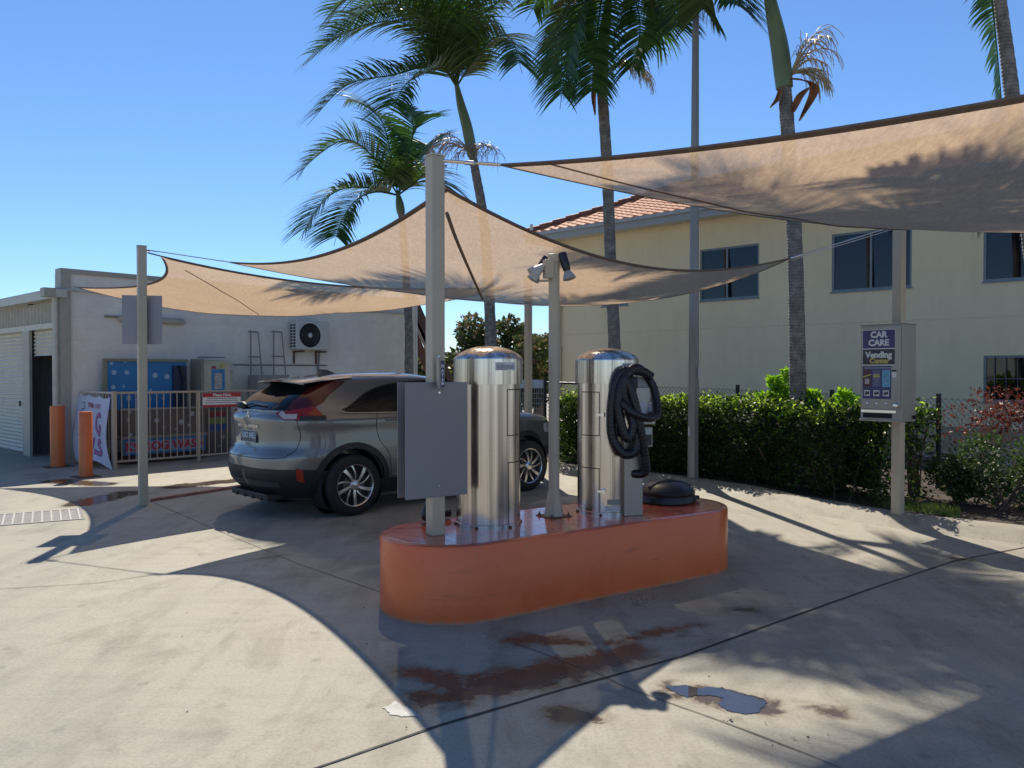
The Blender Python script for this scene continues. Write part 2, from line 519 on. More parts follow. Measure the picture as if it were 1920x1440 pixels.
# ---- drain grate in the concrete
g0 = [G(-22, 968), G(150, 955), G(163, 972), G(27, 985.5)]
gx = (g0[1] - g0[0]).normalized(); gang = math.atan2(gx.y, gx.x)
gl = (g0[1] - g0[0]).length; gw = abs((g0[3] - g0[0]).dot(Vector((-gx.y, gx.x, 0))))
dg = thing('drain_grate', 'rectangular grey drain grate with pale cross bars set flush into the sunlit concrete', 'drain grate', (g0[0] + g0[2]) / 2, gang)
slab_m = M('drain_cover_grey', (.20, .185, .175), .7, var=.3, scale=10)
bar_m = M('pale_grate_bar', (.42, .40, .36), .6)
MB().bx(-gl / 2, gl / 2, -gw / 2, gw / 2, -.02, .004).build('cover_plate', slab_m, dg)
nb = 10
for i in range(nb):
    x = -gl / 2 + gl * (i + .5) / nb
    MB().bx(x - .009, x + .009, -gw / 2 + .02, gw / 2 - .02, .004, .009).build('grate_bar', bar_m, dg)
for s in (-1, 1):
    MB().bx(-gl / 2, gl / 2, s * (gw / 2 - .012) - .012, s * (gw / 2 - .012) + .012, .004, .0085).build('grate_edge', bar_m, dg)

# ================================================================== ISLAND with its fittings
U = Vector((.827, .562, 0)); V = Vector((-.562, .827, 0)); IA = math.atan2(.562, .827)
def UV(u, v, z=0.0): return U * u + V * v + Vector((0, 0, z))
IU0, IU1, IV, IR, IH = 2.77, 4.87, 4.83, .49, .5
ic = UV((IU0 + IU1) / 2, IV); hl = (IU1 - IU0) / 2
isl = thing('vacuum_island', 'long orange painted concrete island with rounded ends carrying the two vacuum cylinders', 'concrete island', ic, IA)
def capsule(r, n=22):
    P = []
    for k in range(n + 1):
        a = -math.pi / 2 + math.pi * k / n
        P.append((hl + r * math.cos(a), r * math.sin(a)))
    for k in range(n + 1):
        a = math.pi / 2 + math.pi * k / n
        P.append((-hl + r * math.cos(a), r * math.sin(a)))
    return P
def island_paint():
    m, t, b, o = nt('island_orange_paint')
    tc = N(t, 'ShaderNodeTexCoord').outputs['Object']
    n1 = noise(t, tc, 2.2, 6, .6); n2 = noise(t, tc, 22, 5, .7)
    c = ramp(t, n1, [(.3, (.72, .125, .035)), (.7, (.82, .17, .045))])
    sep = N(t, 'ShaderNodeSeparateXYZ'); t.links.new(tc, sep.inputs[0])
    ad = N(t, 'ShaderNodeMath', operation='ADD'); t.links.new(sep.outputs[2], ad.inputs[0])
    ml = N(t, 'ShaderNodeMath', operation='MULTIPLY'); t.links.new(n2, ml.inputs[0]); ml.inputs[1].default_value = .06
    t.links.new(ml.outputs[0], ad.inputs[1])
    c = mixcol(t, ramp(t, ad.outputs[0], [(.035, .75), (.05, 0)]), c, (.36, .22, .13))     # scuffed foot of the wall
    sc_ = noise(t, tc, 1.0, 4, .7, .2, (1.6, 1.6, 16))
    zf = ramp(t, sep.outputs[2], [(.06, 0), (.14, 1), (.30, 1), (.40, 0)])
    mm = N(t, 'ShaderNodeMath', operation='MULTIPLY'); t.links.new(ramp(t, sc_, [(.60, 0), (.68, .32)]), mm.inputs[0]); t.links.new(zf, mm.inputs[1])
    c = mixcol(t, mm.outputs[0], c, (.12, .05, .04))                                      # tyre scuffs
    chip = noise(t, tc, 30, 3, .6)
    ez = ramp(t, sep.outputs[2], [(.40, .0), (.50, .06)])
    cm = N(t, 'ShaderNodeMath', operation='ADD'); t.links.new(chip, cm.inputs[0]); t.links.new(ez, cm.inputs[1])
    c = mixcol(t, ramp(t, cm.outputs[0], [(.735, 0), (.745, .9)]), c, (.42, .33, .27))    # chipped paint
    t.links.new(c, b.inputs['Base Color'])
    t.links.new(ramp(t, n1, [(.3, .22), (.7, .36)]), b.inputs['Roughness'])
    bp = N(t, 'ShaderNodeBump'); bp.inputs['Strength'].default_value = .12; bp.inputs['Distance'].default_value = .004
    t.links.new(noise(t, tc, 14, 6, .65), bp.inputs['Height']); t.links.new(bp.outputs[0], b.inputs['Normal'])
    return m
ip_m = island_paint()
def outline_wall(prof):
    rows = []
    for r, z in prof:
        P = capsule(r); rows.append([(x, y, z) for x, y in P] + [(P[0][0], P[0][1], z)])
    return rows
wall_rows = outline_wall([(IR + .004, 0), (IR, .03), (IR, IH - .02), (IR - .006, IH - .006)])
MB().grid(wall_rows, True).build('side_wall', ip_m, isl)
mt = MB(); top = capsule(IR - .006)
mt.grid(outline_wall([(IR - .006, IH - .006), (IR - .02, IH), (IR - .06, IH + .001)]), True)
inner = capsule(IR - .06); mt.add([(x, y, IH + .001) for x, y in inner], [tuple(range(len(inner)))])
top_m = M('island_top_paint', (.58, .125, .06), .2, var=.22, scale=5, bump=.1, bscale=18, coat=.35)
mt.build('top_slab', top_m, isl)

# ---- square shade posts
def cap_mb(w, z, t_=.006):
    return MB().box((0, 0, z + t_ / 2), (w + .012, w + .012, t_))
def square_post(label, x, y, z0, z1, rz=IA, w=.1, group='square shade sail posts'):
    p = thing('shade_post', label, 'post', (x, y, z0), rz, group)
    MB().box((0, 0, (z1 - z0) / 2), (w, w, z1 - z0)).build('shaft', post_m, p, .008, 2)
    cap_mb(w, z1 - z0).build('cap_plate', M('pale_cap', (.6, .58, .52), .5), p)
    for a in (0, math.pi / 2):
        pts = [(.05 * math.cos(a), .05 * math.sin(a), z1 - z0 - .05), (.09 * math.cos(a), .09 * math.sin(a), z1 - z0 - .05)]
        MB().tube(pts, .008, 8).build('eye_bolt', chrome_m, p)
    return p
lp = G(268.5, 948); mp = UV(2.63, 4.80, IH); rp = G(1683, 966, .08)
Y_LT, Y_RT = 3.13, 3.2
left_post = square_post('square beige post in the yard carrying the back of a grey sign high up', lp.x, lp.y, 0, Y_LT)
main_post = square_post('tall square beige post on the left end of the orange island', mp.x, mp.y, IH, 3.07)
right_post = square_post('square beige post at the kerb carrying the car care vending box', rp.x, rp.y, .09, 3.2)
far_x, far_y = D(990.5, 600, 13.4).xy
far_post = square_post('far square beige post beyond the parked car, standing between the two vacuum cylinders', far_x, far_y, 0, 3.2)

# ---- flat sign backs
sign_m = M('grey_sign_back', (.27, .255, .27), .45, .3, var=.06, scale=2)
sign_m2 = M('grey_sign_face', (.25, .235, .24), .5, .2, var=.08, scale=2)
def rot(rz): return Matrix.Rotation(rz, 3, 'Z')
s1 = thing('sign_panel', 'blank grey rectangular sign panel fixed high on the left yard post, seen from behind', 'sign', D(266.5, 599.5, lp.y + .06), R(12))
MB().box((0, 0, 0), (.455, .003, .59)).build('panel', sign_m, s1, .001, 1)
for z in (-.18, .18):
    MB().bx(-.12, .12, .0015, .02, z - .02, z + .02).build('mounting_rail', steel_grey, s1)
# two panels sandwiching the main post
pc = UV(2.63, 4.80)
top_z = D(820, 717, 5.3).z; bot_z = D(820, 936, 5.3).z
for k, (vv, lab) in enumerate(((-.056, 'large blank grey metal sign panel on the camera side of the island post'), (.056, 'second grey metal sign panel on the back of the island post, only its edge showing'))):
    hgt = top_z - bot_z
    sp = thing('sign_panel', lab, 'sign', UV(2.63 + (-.018 if k == 0 else -.02), 4.80 + vv, (top_z + bot_z) / 2), IA)
    MB().box((0, 0, 0), (.475, .004, hgt)).build('panel', sign_m2, sp, .001, 1)
    for z in (hgt / 2 - .07, -hgt / 2 + .075):
        sb = MB(); sb.lathe([(.0, -.004), (.007, -.003), (.008, 0)], 10, (.018, -.0025 if k == 0 else .0025, z), Matrix.Rotation(R(90 if k == 0 else -90), 3, 'X'))
        sb.build('bolt', chrome_m, sp)

# ---- MATS clamp
mc = thing('mat_clamp', 'small blue vertical sign reading MATS on a steel mat clip screwed to the island post', 'mat clamp', D(823, 700, 5.36), IA + R(18))
MB().bx(-.026, -.004, -.02, .0, -.10, .105).build('clip_bracket', stain_flat, mc, .002)
MB().bx(-.004, .038, -.016, -.008, -.092, .085).build('label_plate', M('navy_label', (.03, .045, .14), .35), mc, .002)
for i, ch in enumerate('MATS'):
    text(ch, .030, mc, white_m, frame((.017, -.0165, .048 - i * .031), (1, 0, 0), (0, 0, 1)), bold=.0015)
MB().bx(.006, .028, -.0175, -.016, -.077, -.06).build('price_square', white_m, mc)
MB().lathe([(0, .012), (.006, .01), (.007, 0)], 10, (-.014, -.012, .108)).build('wing_screw', chrome_m, mc)

# ---- floodlight post on the island
fp = UV(3.72, 4.90, IH)
fl = thing('floodlight_post', 'round beige floodlight post with flared foot between the two vacuum cylinders', 'lamp post', fp, 0)
FZ = D(1035, 478, fp.y).z - IH
MB().lathe([(.042, .2), (.042, FZ - .05)], 20).build('shaft', post_m, fl)
MB().lathe([(.052, FZ - .052), (.052, FZ + .0), (.045, FZ + .006), (0, FZ + .008)], 20).build('cap', post_m, fl)
MB().lathe([(.078, .008), (.072, .03), (.05, .17), (.042, .2)], 8, smooth=False).build('flared_foot', post_m, fl)
MB().box((0, 0, .004), (.20, .20, .008), IA).build('base_plate', rust_m, fl)
for a in range(4):
    c_ = rot(IA + a * math.pi / 2) @ Vector((.08, .08, 0))
    bq = MB(); bq.lathe([(.011, .008), (.011, .02), (.005, .02), (.005, .034), (0, .034)], 6, c_, smooth=False)
    bq.build('anchor_bolt', rust_m, fl)
def flood(base, d, name='floodlight', blue=True, ext=.16):
    d = Vector(d).normalized(); base = Vector(base)
    q = d.to_track_quat('Z', 'Y').to_matrix()
    h = MB().lathe([(.0, -.05), (.03, -.048), (.034, -.03), (.034, .04), (.028, .09), (.02, .10)], 16, base, q).build('lamp_holder', M('navy_black_plastic', (.012, .013, .03), .4), fl)
    MB().lathe([(.02, .092), (.024, .10), (.038, .122), (.050, .152), (.052, .16), (.048, .163)], 20, base, q).build('reflector_bulb', M('pearl_glass', (.32, .34, .37), .25, var=.04), h)
    MB().lathe([(.048, .161), (.036, .167), (0, .171)], 20, base, q).build('lens', M('warm_lens', (.30, .25, .17), .2), h)
hz = FZ
flood((.072, -.03, hz - .035), (.28, -.12, -1))
flood((-.075, .05, hz - .05), (-.55, .1, -.85))
jb = MB().box((-.045, -.045, hz - .115), (.075, .06, .14), R(20)).build('junction_box', post_m, fl, .006)
q = MB(); q.lathe([(.02, 0), (.03, .03), (.058, .11), (.056, .112), (0, .10)], 16, (-.085, -.05, hz - .09), Vector((-.75, -.2, -.62)).to_track_quat('Z', 'Y').to_matrix())
q.build('sensor_head', M('pale_grey_plastic', (.5, .5, .47), .45), fl)
MB().tube([(-.03, -.04, hz - .20), (-.12, -.05, hz - .205)], .009, 8).build('conduit_arm', post_m, fl)

# ---- vacuum cylinders
vh = M('hose_black', (.010, .010, .016), .42, var=.3, scale=30)
lab_m = M('label_white', (.62, .62, .64), .5)
ink_m = M('label_ink', (.16, .16, .18), .6)
def hose(path, rad, parent, name='hose', per=10, amp=.022):
    P = crom(path, per)
    d = [0.0]
    for a, b in zip(P, P[1:]): d.append(d[-1] + (b - a).length)
    L = d[-1]; n = int(L / .0075); Q = []; rs = []
    j = 0
    for i in range(n + 1):
        s = L * i / n
        while j < len(P) - 2 and d[j + 1] < s: j += 1
        u = (s - d[j]) / max(1e-6, d[j + 1] - d[j])
        Q.append(P[j].lerp(P[j + 1], min(1, u)))
        rs.append(rad * (1 + amp * (1 if i % 4 < 2 else -1)))
    return MB().tube(Q, rs, 12).build(name, vh, parent)
def curved_panel(a0, a1, z0, z1, r, th, n=14):
    P = []
    for z in (z0, z1):
        P.append([(r * math.cos(R(a0 + (a1 - a0) * i / n)), r * math.sin(R(a0 + (a1 - a0) * i / n)), z) for i in range(n + 1)])
    return MB().grid(P, True, -th if False else th)
def vacuum(label, pos, lab_a, panels):
    v = thing('vacuum_cleaner', label, 'vacuum station', pos, 0, 'coin vacuum cylinders on the island')
    MB().lathe([(.24, 0), (.24, .022), (.234, .026), (.233, 1.05)], 64).build('body', stain_m, v)
    MB().lathe([(.244, 1.02), (.252, 1.021), (.252, 1.024), (.252, 1.198), (.252, 1.204), (.249, 1.213)], 64).build('cap_band', stain_m, v)
    MB().lathe([(.249, 1.2132), (.247, 1.2155), (.215, 1.245), (.15, 1.276), (.08, 1.294), (.0, 1.30)], 64).build('dome', stain_m, v)
    for (a0, a1, z0, z1, latch) in panels:
        pm = curved_panel(a0, a1, z0, z1, .2345, .014).build('door_panel', stain_m, v)
        curved_panel(a0 - 1.4, a1 + 1.4, z0 - .007, z1 + .007, .2342, .003).build('panel_gap', dark_m, pm)
        if latch is not None:
            la, lz = latch
            lm = rot(R(la)); q = MB()
            q.box(lm @ Vector((.256, 0, lz)), (.02, .06, .018), R(la)); q.box(lm @ Vector((.268, .022, lz)), (.03, .022, .03), R(la))
            q.build('latch', chrome_m, pm)
    lp_ = curved_panel(lab_a - 19, lab_a + 19, 1.12, 1.178, .2525, .0015).build('label', lab_m, v)
    for k, zz in enumerate((1.166, 1.156, 1.149, 1.142, 1.135, 1.127)):
        wd = 7 if k == 0 else (16 if k < 5 else 9)
        curved_panel(lab_a - 17, lab_a - 17 + 2 * wd, zz - .0018, zz + .0018, .2544, .0006, 6).build('text_line', ink_m, lp_)
    for a in range(0, 360, 60):
        q = MB(); q.lathe([(.012, 0), (.012, .012), (0, .014)], 8, rot(R(a + 12)) @ Vector((.243, 0, 0)))
        q.build('anchor_bolt', rust_m, v)
    return v
v1p = UV(3.15, 4.945, IH + .001); v2p = UV(4.22, 4.86, IH + .001)
vac1 = vacuum('left stainless vacuum cylinder on the island, bare front beside the grey sign', v1p, -58,
              [(-52, -14, .66, .98, None), (-50, -8, .02, .46, None)])
vac2 = vacuum('right stainless vacuum cylinder on the island with black hose looped over it', v2p, -50,
              [(-152, -112, .62, .95, (-108, .78)), (-156, -112, .01, .36, (-106, .19))])
hose([(-.20, .08, .62), (-.33, .12, .60), (-.40, .10, .42), (-.42, .03, .2), (-.46, -.02, .06), (-.44, .1, .042), (-.3, .2, .042)], .030, vac1)
# vac 2: coin column, boxes and looped hose; positions taken relative to the cylinder
def rel(px, py, Y): return D(px, py, Y) - v2p
colm = MB().box((.165, -.175, .24), (.15, .13, .48), R(12)).build('coin_column', stain_flat, vac2, .004)
MB().box((.165, -.18, .56), (.15, .11, .16), R(12)).build('column_hood', stain_flat, vac2, .004)
cb = MB().box((.27, -.13, .845), (.16, .10, .29), R(10)).build('coin_box', stain_flat, vac2, .004)
fm = frame(Vector((.27, -.13, .845)) + rot(R(10)) @ Vector((0, -.0515, 0)), rot(R(10)) @ Vector((1, 0, 0)), (0, 0, 1))
def on(m, x0, x1, y0, y1, z0, z1):
    q = MB().bx(x0, x1, y0, y1, z0, z1); q.v = [tuple(m @ Vector(p)) for p in q.v]; return q
on(fm, -.055, .005, -.075, .03, 0, .002).build('instruction_sticker', lab_m, cb)
on(fm, .02, .055, -.045, .035, 0, .002).build('coin_label', M('grey_label', (.35, .35, .36), .5), cb)
for k in range(3):
    on(fm, .026, .049, -.036 + k * .024, -.02 + k * .024, .002, .003).build('coin_symbol', lab_m, cb)
on(fm, .02, .05, -.085, -.055, 0, .004).build('coin_slot', dark_m, cb)
MB().box((.255, -.13, 1.03), (.095, .09, .085), R(10)).build('meter_box', M('grey_meter', (.30, .30, .30), .45), vac2, .004)
lb = MB().box((.285, -.12, .60), (.105, .05, .155), R(10)).build('tool_holder', stain_flat, vac2, .003)
fm2 = frame(Vector((.285, -.12, .60)) + rot(R(10)) @ Vector((0, -.026, 0)), rot(R(10)) @ Vector((1, 0, 0)), (0, 0, 1))
on(fm2, -.045, .045, -.065, .02, 0, .003).build('tool_opening', M('dim_slot', (.05, .04, .045), .5), lb)
on(fm2, -.042, .03, .03, .068, 0, .002).build('tool_label', lab_m, lb)
Y2 = v2p.y
hose([rel(1221, 707, Y2 - .22), rel(1205, 697, Y2 - .24), rel(1180, 694, Y2 - .28), rel(1160, 703, Y2 - .31), rel(1150, 735, Y2 - .32), rel(1146, 785, Y2 - .32), rel(1150, 825, Y2 - .32), rel(1170, 851, Y2 - .32), rel(1191, 845, Y2 - .31), rel(1193, 818, Y2 - .31), rel(1181, 775, Y2 - .32), rel(1170, 735, Y2 - .34), rel(1172, 708, Y2 - .34)], .037, vac2)
hose([rel(1172, 708, Y2 - .34), rel(1180, 722, Y2 - .35), rel(1190, 755, Y2 - .35), rel(1200, 800, Y2 - .34), rel(1208, 845, Y2 - .30), rel(1211, 878, Y2 - .27), rel(1204, 888, Y2 - .25), rel(1186, 888, Y2 - .22)], .034, vac2)
hose([rel(1166, 755, Y2 - .37), rel(1188, 775, Y2 - .39), rel(1214, 784, Y2 - .34), rel(1231, 778, Y2 - .26), rel(1232, 755, Y2 - .2), rel(1225, 725, Y2 - .17), rel(1210, 702, Y2 - .18)], .031, vac2)
curved_panel(-100, -70, .035, .075, .2345, .002).build('notice_sticker', M('silver_label', (.5, .5, .5), .4), vac2)
curved_panel(-96, -72, .085, .125, .2345, .002).build('notice_sticker', M('grey_sticker', (.25, .25, .24), .4), vac2)

# ---- black ribbed lid on the right end
hose([rel(1212, 701, Y2 - .20), rel(1190, 690, Y2 - .27), rel(1168, 712, Y2 - .33), rel(1160, 750, Y2 - .35), rel(1164, 792, Y2 - .355), rel(1176, 822, Y2 - .35), rel(1187, 800, Y2 - .34), rel(1184, 760, Y2 - .33), rel(1186, 712, Y2 - .29)], .036, vac2)
lc = G(1257, 925, IH + .06); lc = UV(4.95, 4.93, IH + .001)
ld = thing('rubber_lid', 'round black domed lid lying on the right end of the orange island', 'lid', lc, R(20))
MB().lathe([(.235, .0), (.25, .01), (.25, .055), (.24, .068), (.245, .075), (.245, .095), (.232, .11)], 48).build('rim', vh, ld)
MB().lathe([(.232, .108), (.20, .135), (.15, .16), (.08, .175), (0, .18)], 48).build('dome', vh, ld)
q = MB(); q.tube([(-.2, -.06, .13), (-.1, -.05, .168), (0, -.045, .182), (.1, -.05, .168), (.2, -.06, .13)], .016, 8); q.build('rib', vh, ld)
MB().box((.26, -.06, .03), (.05, .04, .03)).build('lug', vh, ld, .004)

# ================================================================== SHADE SAILS
def fabric(name, tint, tw):
    m, t, b, o = nt(name)
    tc = N(t, 'ShaderNodeTexCoord').outputs['Object']
    n1 = noise(t, tc, 42, 6, .75, .5, (1, .28, 1)); n2 = noise(t, tc, 1.5, 4, .6); n3 = noise(t, tc, 110, 3, .7)
    dark = tuple(c * .80 for c in tint)
    c = ramp(t, n1, [(.30, dark), (.52, tint), (.72, tuple(min(1, c * 1.2) for c in tint))])
    c = mixcol(t, .35, c, ramp(t, n2, [(.3, (.75, .72, .70)), (.7, (1, 1, 1))]), 'MULTIPLY')
    c = mixcol(t, .35, c, ramp(t, n3, [(.3, (.55, .55, .55)), (.6, (1, 1, 1))]), 'MULTIPLY')
    b.inputs['Roughness'].default_value = .85; b.inputs['Specular IOR Level'].default_value = .15
    t.links.new(c, b.inputs['Base Color'])
    tr = N(t, 'ShaderNodeBsdfTranslucent'); t.links.new(c, tr.inputs[0])
    mx = N(t, 'ShaderNodeMixShader'); mx.inputs[0].default_value = tw
    t.links.new(b.outputs[0], mx.inputs[1]); t.links.new(tr.outputs[0], mx.inputs[2])
    tp = N(t, 'ShaderNodeBsdfTransparent'); tp.inputs[0].default_value = (1, .95, .88, 1)
    mx2 = N(t, 'ShaderNodeMixShader'); mx2.inputs[0].default_value = .065
    t.links.new(mx.outputs[0], mx2.inputs[1]); t.links.new(tp.outputs[0], mx2.inputs[2])
    bp = N(t, 'ShaderNodeBump'); bp.inputs['Strength'].default_value = .07; bp.inputs['Distance'].default_value = .012
    t.links.new(noise(t, tc, 9, 5, .65, 1.2, (1, .3, 1)), bp.inputs['Height'])
    t.links.new(bp.outputs[0], b.inputs['Normal']); t.links.new(bp.outputs[0], tr.inputs['Normal'])
    t.links.new(mx2.outputs[0], o.inputs[0])
    return m
sail_m = fabric('sail_fabric', (.575, .415, .275), .64)
hem_m = M('sail_hem_webbing', (.17, .115, .09), .8, var=.2, scale=20)
wire_m = M('stay_wire', (.55, .55, .55), .35, .8)
def wire(a, b, r=.006): return MB().tube([a, b], r, 6)
def shackle(mb, a, d, L=.13):
    d = d.normalized(); s = d.cross(Vector((0, 0, 1))).normalized() * .022
    mb.tube([a - s, a - s + d * L, a + s + d * L, a + s, a - s], .007, 6)
def coons(top, bot, left, right, n, m, sag=0.0):
    """top,bot: m+1 points (left->right); left,right: n+1 points (top->bottom)"""
    P = []
    for i in range(n + 1):
        v = i / n; r_ = []
        for j in range(m + 1):
            u = j / m
            p = (top[j] * (1 - v) + bot[j] * v + left[i] * (1 - u) + right[i] * u
                 - (top[0] * (1 - u) * (1 - v) + top[-1] * u * (1 - v) + bot[0] * (1 - u) * v + bot[-1] * u * v))
            k = 16 * u * (1 - u) * v * (1 - v)
            wr = mnoise.noise(Vector((p.x * 1.3, p.y * 1.3, 3.1))) * .035 * min(1, k * 2)
            r_.append(p + Vector((0, 0, -sag * k + wr)))
        P.append(r_)
    return P
def strip(path, inward, w, off=-.006):
    """webbing strip lying just under an edge; inward: neighbouring row of points"""
    a = []; b = []; c = []
    for p, q in zip(path, inward):
        d = (q - p); d = d.normalized() if d.length > 1e-6 else Vector((0, 0, 0))
        a.append(p + Vector((0, 0, .008)) - d * .004); b.append(p + Vector((0, 0, off)) - d * .006); c.append(p + d * w + Vector((0, 0, off)))
    return MB().grid([a, b, c], True)
# corners
LT = Vector((lp.x, lp.y, Y_LT)); MT = Vector((mp.x, mp.y, 3.07)); RT = Vector((rp.x, rp.y, 3.2)); FT = Vector((far_x, far_y, 3.2))
n, m_ = 34, 34
# --- sail one: yard post - island post - kerb post - far post
A = D(432, 492, 8.95); Mm = D(836, 352, mp.y + .10); B = D(1482, 484, 8.15); Dd = D(990, 572, 13.2)
eAM = qbez(A, D(605, 477, 8.2), Mm, m_); eMB = qbez(Mm, D(1205, 499, 7.55), B, n)
eAD = qbez(A, D(720, 543, 11.0), Dd, n); eDB = qbez(Dd, D(1225, 562, 10.7), B, m_)
P1 = coons(eAM, eDB, eAD, eMB, n, m_, .05)
s = thing('shade_sail', 'tan shade sail peaking at the island post and hanging over the parked car', 'shade sail', Mm, 0, 'tan shade sails')
def rl(P, o): return [[p - o for p in r] for r in P]
Pl = rl(P1, Mm)
MB().grid(Pl, True).build('fabric', sail_m, s)
col = lambda P, j: [r[j] for r in P]
for path, inn in ((Pl[0], Pl[1]), (col(Pl, -1), col(Pl, -2)), (Pl[-1], Pl[-2]), (col(Pl, 0), col(Pl, 1))):
    strip(path, inn, .038).build('hem', hem_m, s)
seamp = [D(838, 392, mp.y + .12), D(855, 440, 6.1), D(880, 500, 7.4), D(905, 556, 8.8)]
MB().tube([p - Mm + Vector((0, 0, -.03)) for p in crom(seamp, 5)], .014, 6).build('webbing_strap', hem_m, s)
for a_, b_, r_ in ((A - Mm, LT - Mm + Vector((.06, .03, -.04)), .007), (B - Mm, RT - Mm + Vector((-.06, 0, -.03)), .007), (B - Mm + Vector((0, 0, -.02)), RT - Mm + Vector((-.06, 0, -.06)), .005)):
    MB().tube([a_, b_], r_, 6).build('stay_wire', wire_m, s)
for a_, b_ in ((A - Mm, LT - A), (B - Mm, RT - B), (LT - Mm + Vector((.06, .03, -.04)), A - LT)):
    q = MB(); shackle(q, a_, b_); q.build('shackle', chrome_m, s)
# --- sail two: yard post - wall - far post
cw = Vector((-7.9, 14.1, 0)); dR = Vector((.677, .736, 0)); dL = Vector((-.736, .677, 0)); WA = math.atan2(.736, .677)
A2 = D(301, 480, 9.85); B2 = D(146, 539, 13.95); D2 = D(975, 535, 13.2)
eB = qbez(A2, D(282, 531, 12.3), B2, n); eD = qbez(A2, D(660, 537, 11.9), D2, n); eBD = qbez(B2, D(535, 592, 13.6), D2, m_)
P2 = []
for i in range(n + 1):
    v = i / n; r_ = []
    for j in range(m_ + 1):
        u = j / m_
        p = eB[i] * (1 - u) + eD[i] * u + (eBD[j] - (eBD[0] * (1 - u) + eBD[-1] * u)) * v * v
        p += Vector((0, 0, mnoise.noise(Vector((p.x * 1.2, p.y * 1.2, 9))) * .04 * 4 * u * (1 - u) * v - .10 * 4 * u * (1 - u) * math.sin(math.pi * v)))
        r_.append(p)
    P2.append(r_)
s = thing('shade_sail', 'lower tan shade sail stretched from the left yard post to the dog wash wall', 'shade sail', A2, 0, 'tan shade sails')
Pl = rl(P2, A2)
MB().grid(Pl, True).build('fabric', sail_m, s)
for path, inn in ((Pl[-1], Pl[-2]), (col(Pl, 0), col(Pl, 1)), (col(Pl, -1), col(Pl, -2))):
    strip(path, inn, .036).build('hem', hem_m, s)
MB().tube([P2[k][int(m_ * .45)] - A2 + Vector((0, 0, -.01)) for k in range(4, n)], .006, 5).build('seam', hem_m, s)
MB().tube([Vector((0, 0, 0)), LT - A2 + Vector((.05, .04, -.07))], .009, 6).build('shackle', chrome_m, s); MB().tube([B2 - A2, B2 - A2 + Vector((-.12, .12, .03))], .012, 6).build('shackle', chrome_m, s)
# --- sail three: island post - kerb post - two far corners outside the picture
Q1 = D(938, 309, mp.y - .03); Q2 = RT + Vector((.22, -.12, -.01)); Q3 = Vector((9.6, 6.3, 3.25)); Q4 = Vector((5.7, 2.5, 3.42))
e12 = qbez(Q1, D(1490, 414, 6.95), Q2, m_); e14 = qbez(Q1, D(1920, 180, 4.15), Q4, n)
e23 = qbez(Q2, Vector((6.7, 7.1, 3.02)), Q3, n); e43 = qbez(Q4, Vector((7.2, 4.4, 3.15)), Q3, m_)
P3 = coons(e12, e43, e14, e23, n, m_, .12)
s = thing('shade_sail', 'large tan shade sail overhead on the right, its tip tied to the island post', 'shade sail', Q1, 0, 'tan shade sails')
Pl = rl(P3, Q1)
MB().grid(Pl, True).build('fabric', sail_m, s)
strip(col(Pl, 0), col(Pl, 1), .055).build('hem', hem_m, s); strip(Pl[0], Pl[1], .02).build('hem', hem_m, s)
strip(col(Pl, -1), col(Pl, -2), .05).build('hem', hem_m, s); strip(Pl[-1], Pl[-2], .05).build('hem', hem_m, s)
sm = [Pl[2][j] + Vector((0, 0, -.006)) for j in range(0, m_)]
MB().tube(sm, .006, 5).build('seam', hem_m, s)
MB().tube([Vector((0, 0, 0)), MT - Q1 + Vector((.06, 0, -.03))], .009, 6).build('stay_wire', wire_m, s); MB().tube([Q2 - Q1, RT - Q1 + Vector((.05, 0, -.02))], .008, 6).build('stay_wire', wire_m, s)
q = MB(); dq = MT + Vector((.06, 0, -.03)) - Q1
shackle(q, Vector((0, 0, 0)), dq, .15); shackle(q, dq, -dq, .14); q.lathe([(.016, -.03), (.016, .03)], 8, dq * .55, dq.to_track_quat('Z', 'Y').to_matrix())
q.build('turnbuckle', chrome_m, s)
# ================================================================== YELLOW BUILDING
def render_wall(name, col, bands=None):
    m, t, b, o = nt(name)
    tc = N(t, 'ShaderNodeTexCoord').outputs['Object']
    n1 = noise(t, tc, .5, 5, .6); n2 = noise(t, tc, 3, 6, .7, .3, (1, 1, .3)); n3 = noise(t, tc, 90, 4, .7)
    c = ramp(t, n1, [(.3, tuple(x * .92 for x in col)), (.7, tuple(x * 1.05 for x in col))])
    n4 = noise(t, tc, 1.0, 5, .7, .2, (5, 5, .25))
    c = mixcol(t, .3, c, ramp(t, n2, [(.3, (.82, .80, .76)), (.6, (1, 1, 1))]), 'MULTIPLY')
    c = mixcol(t, .10, c, ramp(t, n4, [(.3, (.78, .76, .72)), (.5, (1, 1, 1))]), 'MULTIPLY')
    t.links.new(c, b.inputs['Base Color']); b.inputs['Roughness'].default_value = .85
    b.inputs['Specular IOR Level'].default_value = .2
    bp = N(t, 'ShaderNodeBump'); bp.inputs['Strength'].default_value = .35; bp.inputs['Distance'].default_value = .006
    t.links.new(n3, bp.inputs['Height']); t.links.new(bp.outputs[0], b.inputs['Normal'])
    return m
yel_m = render_wall('yellow_render', (.87, .72, .48))
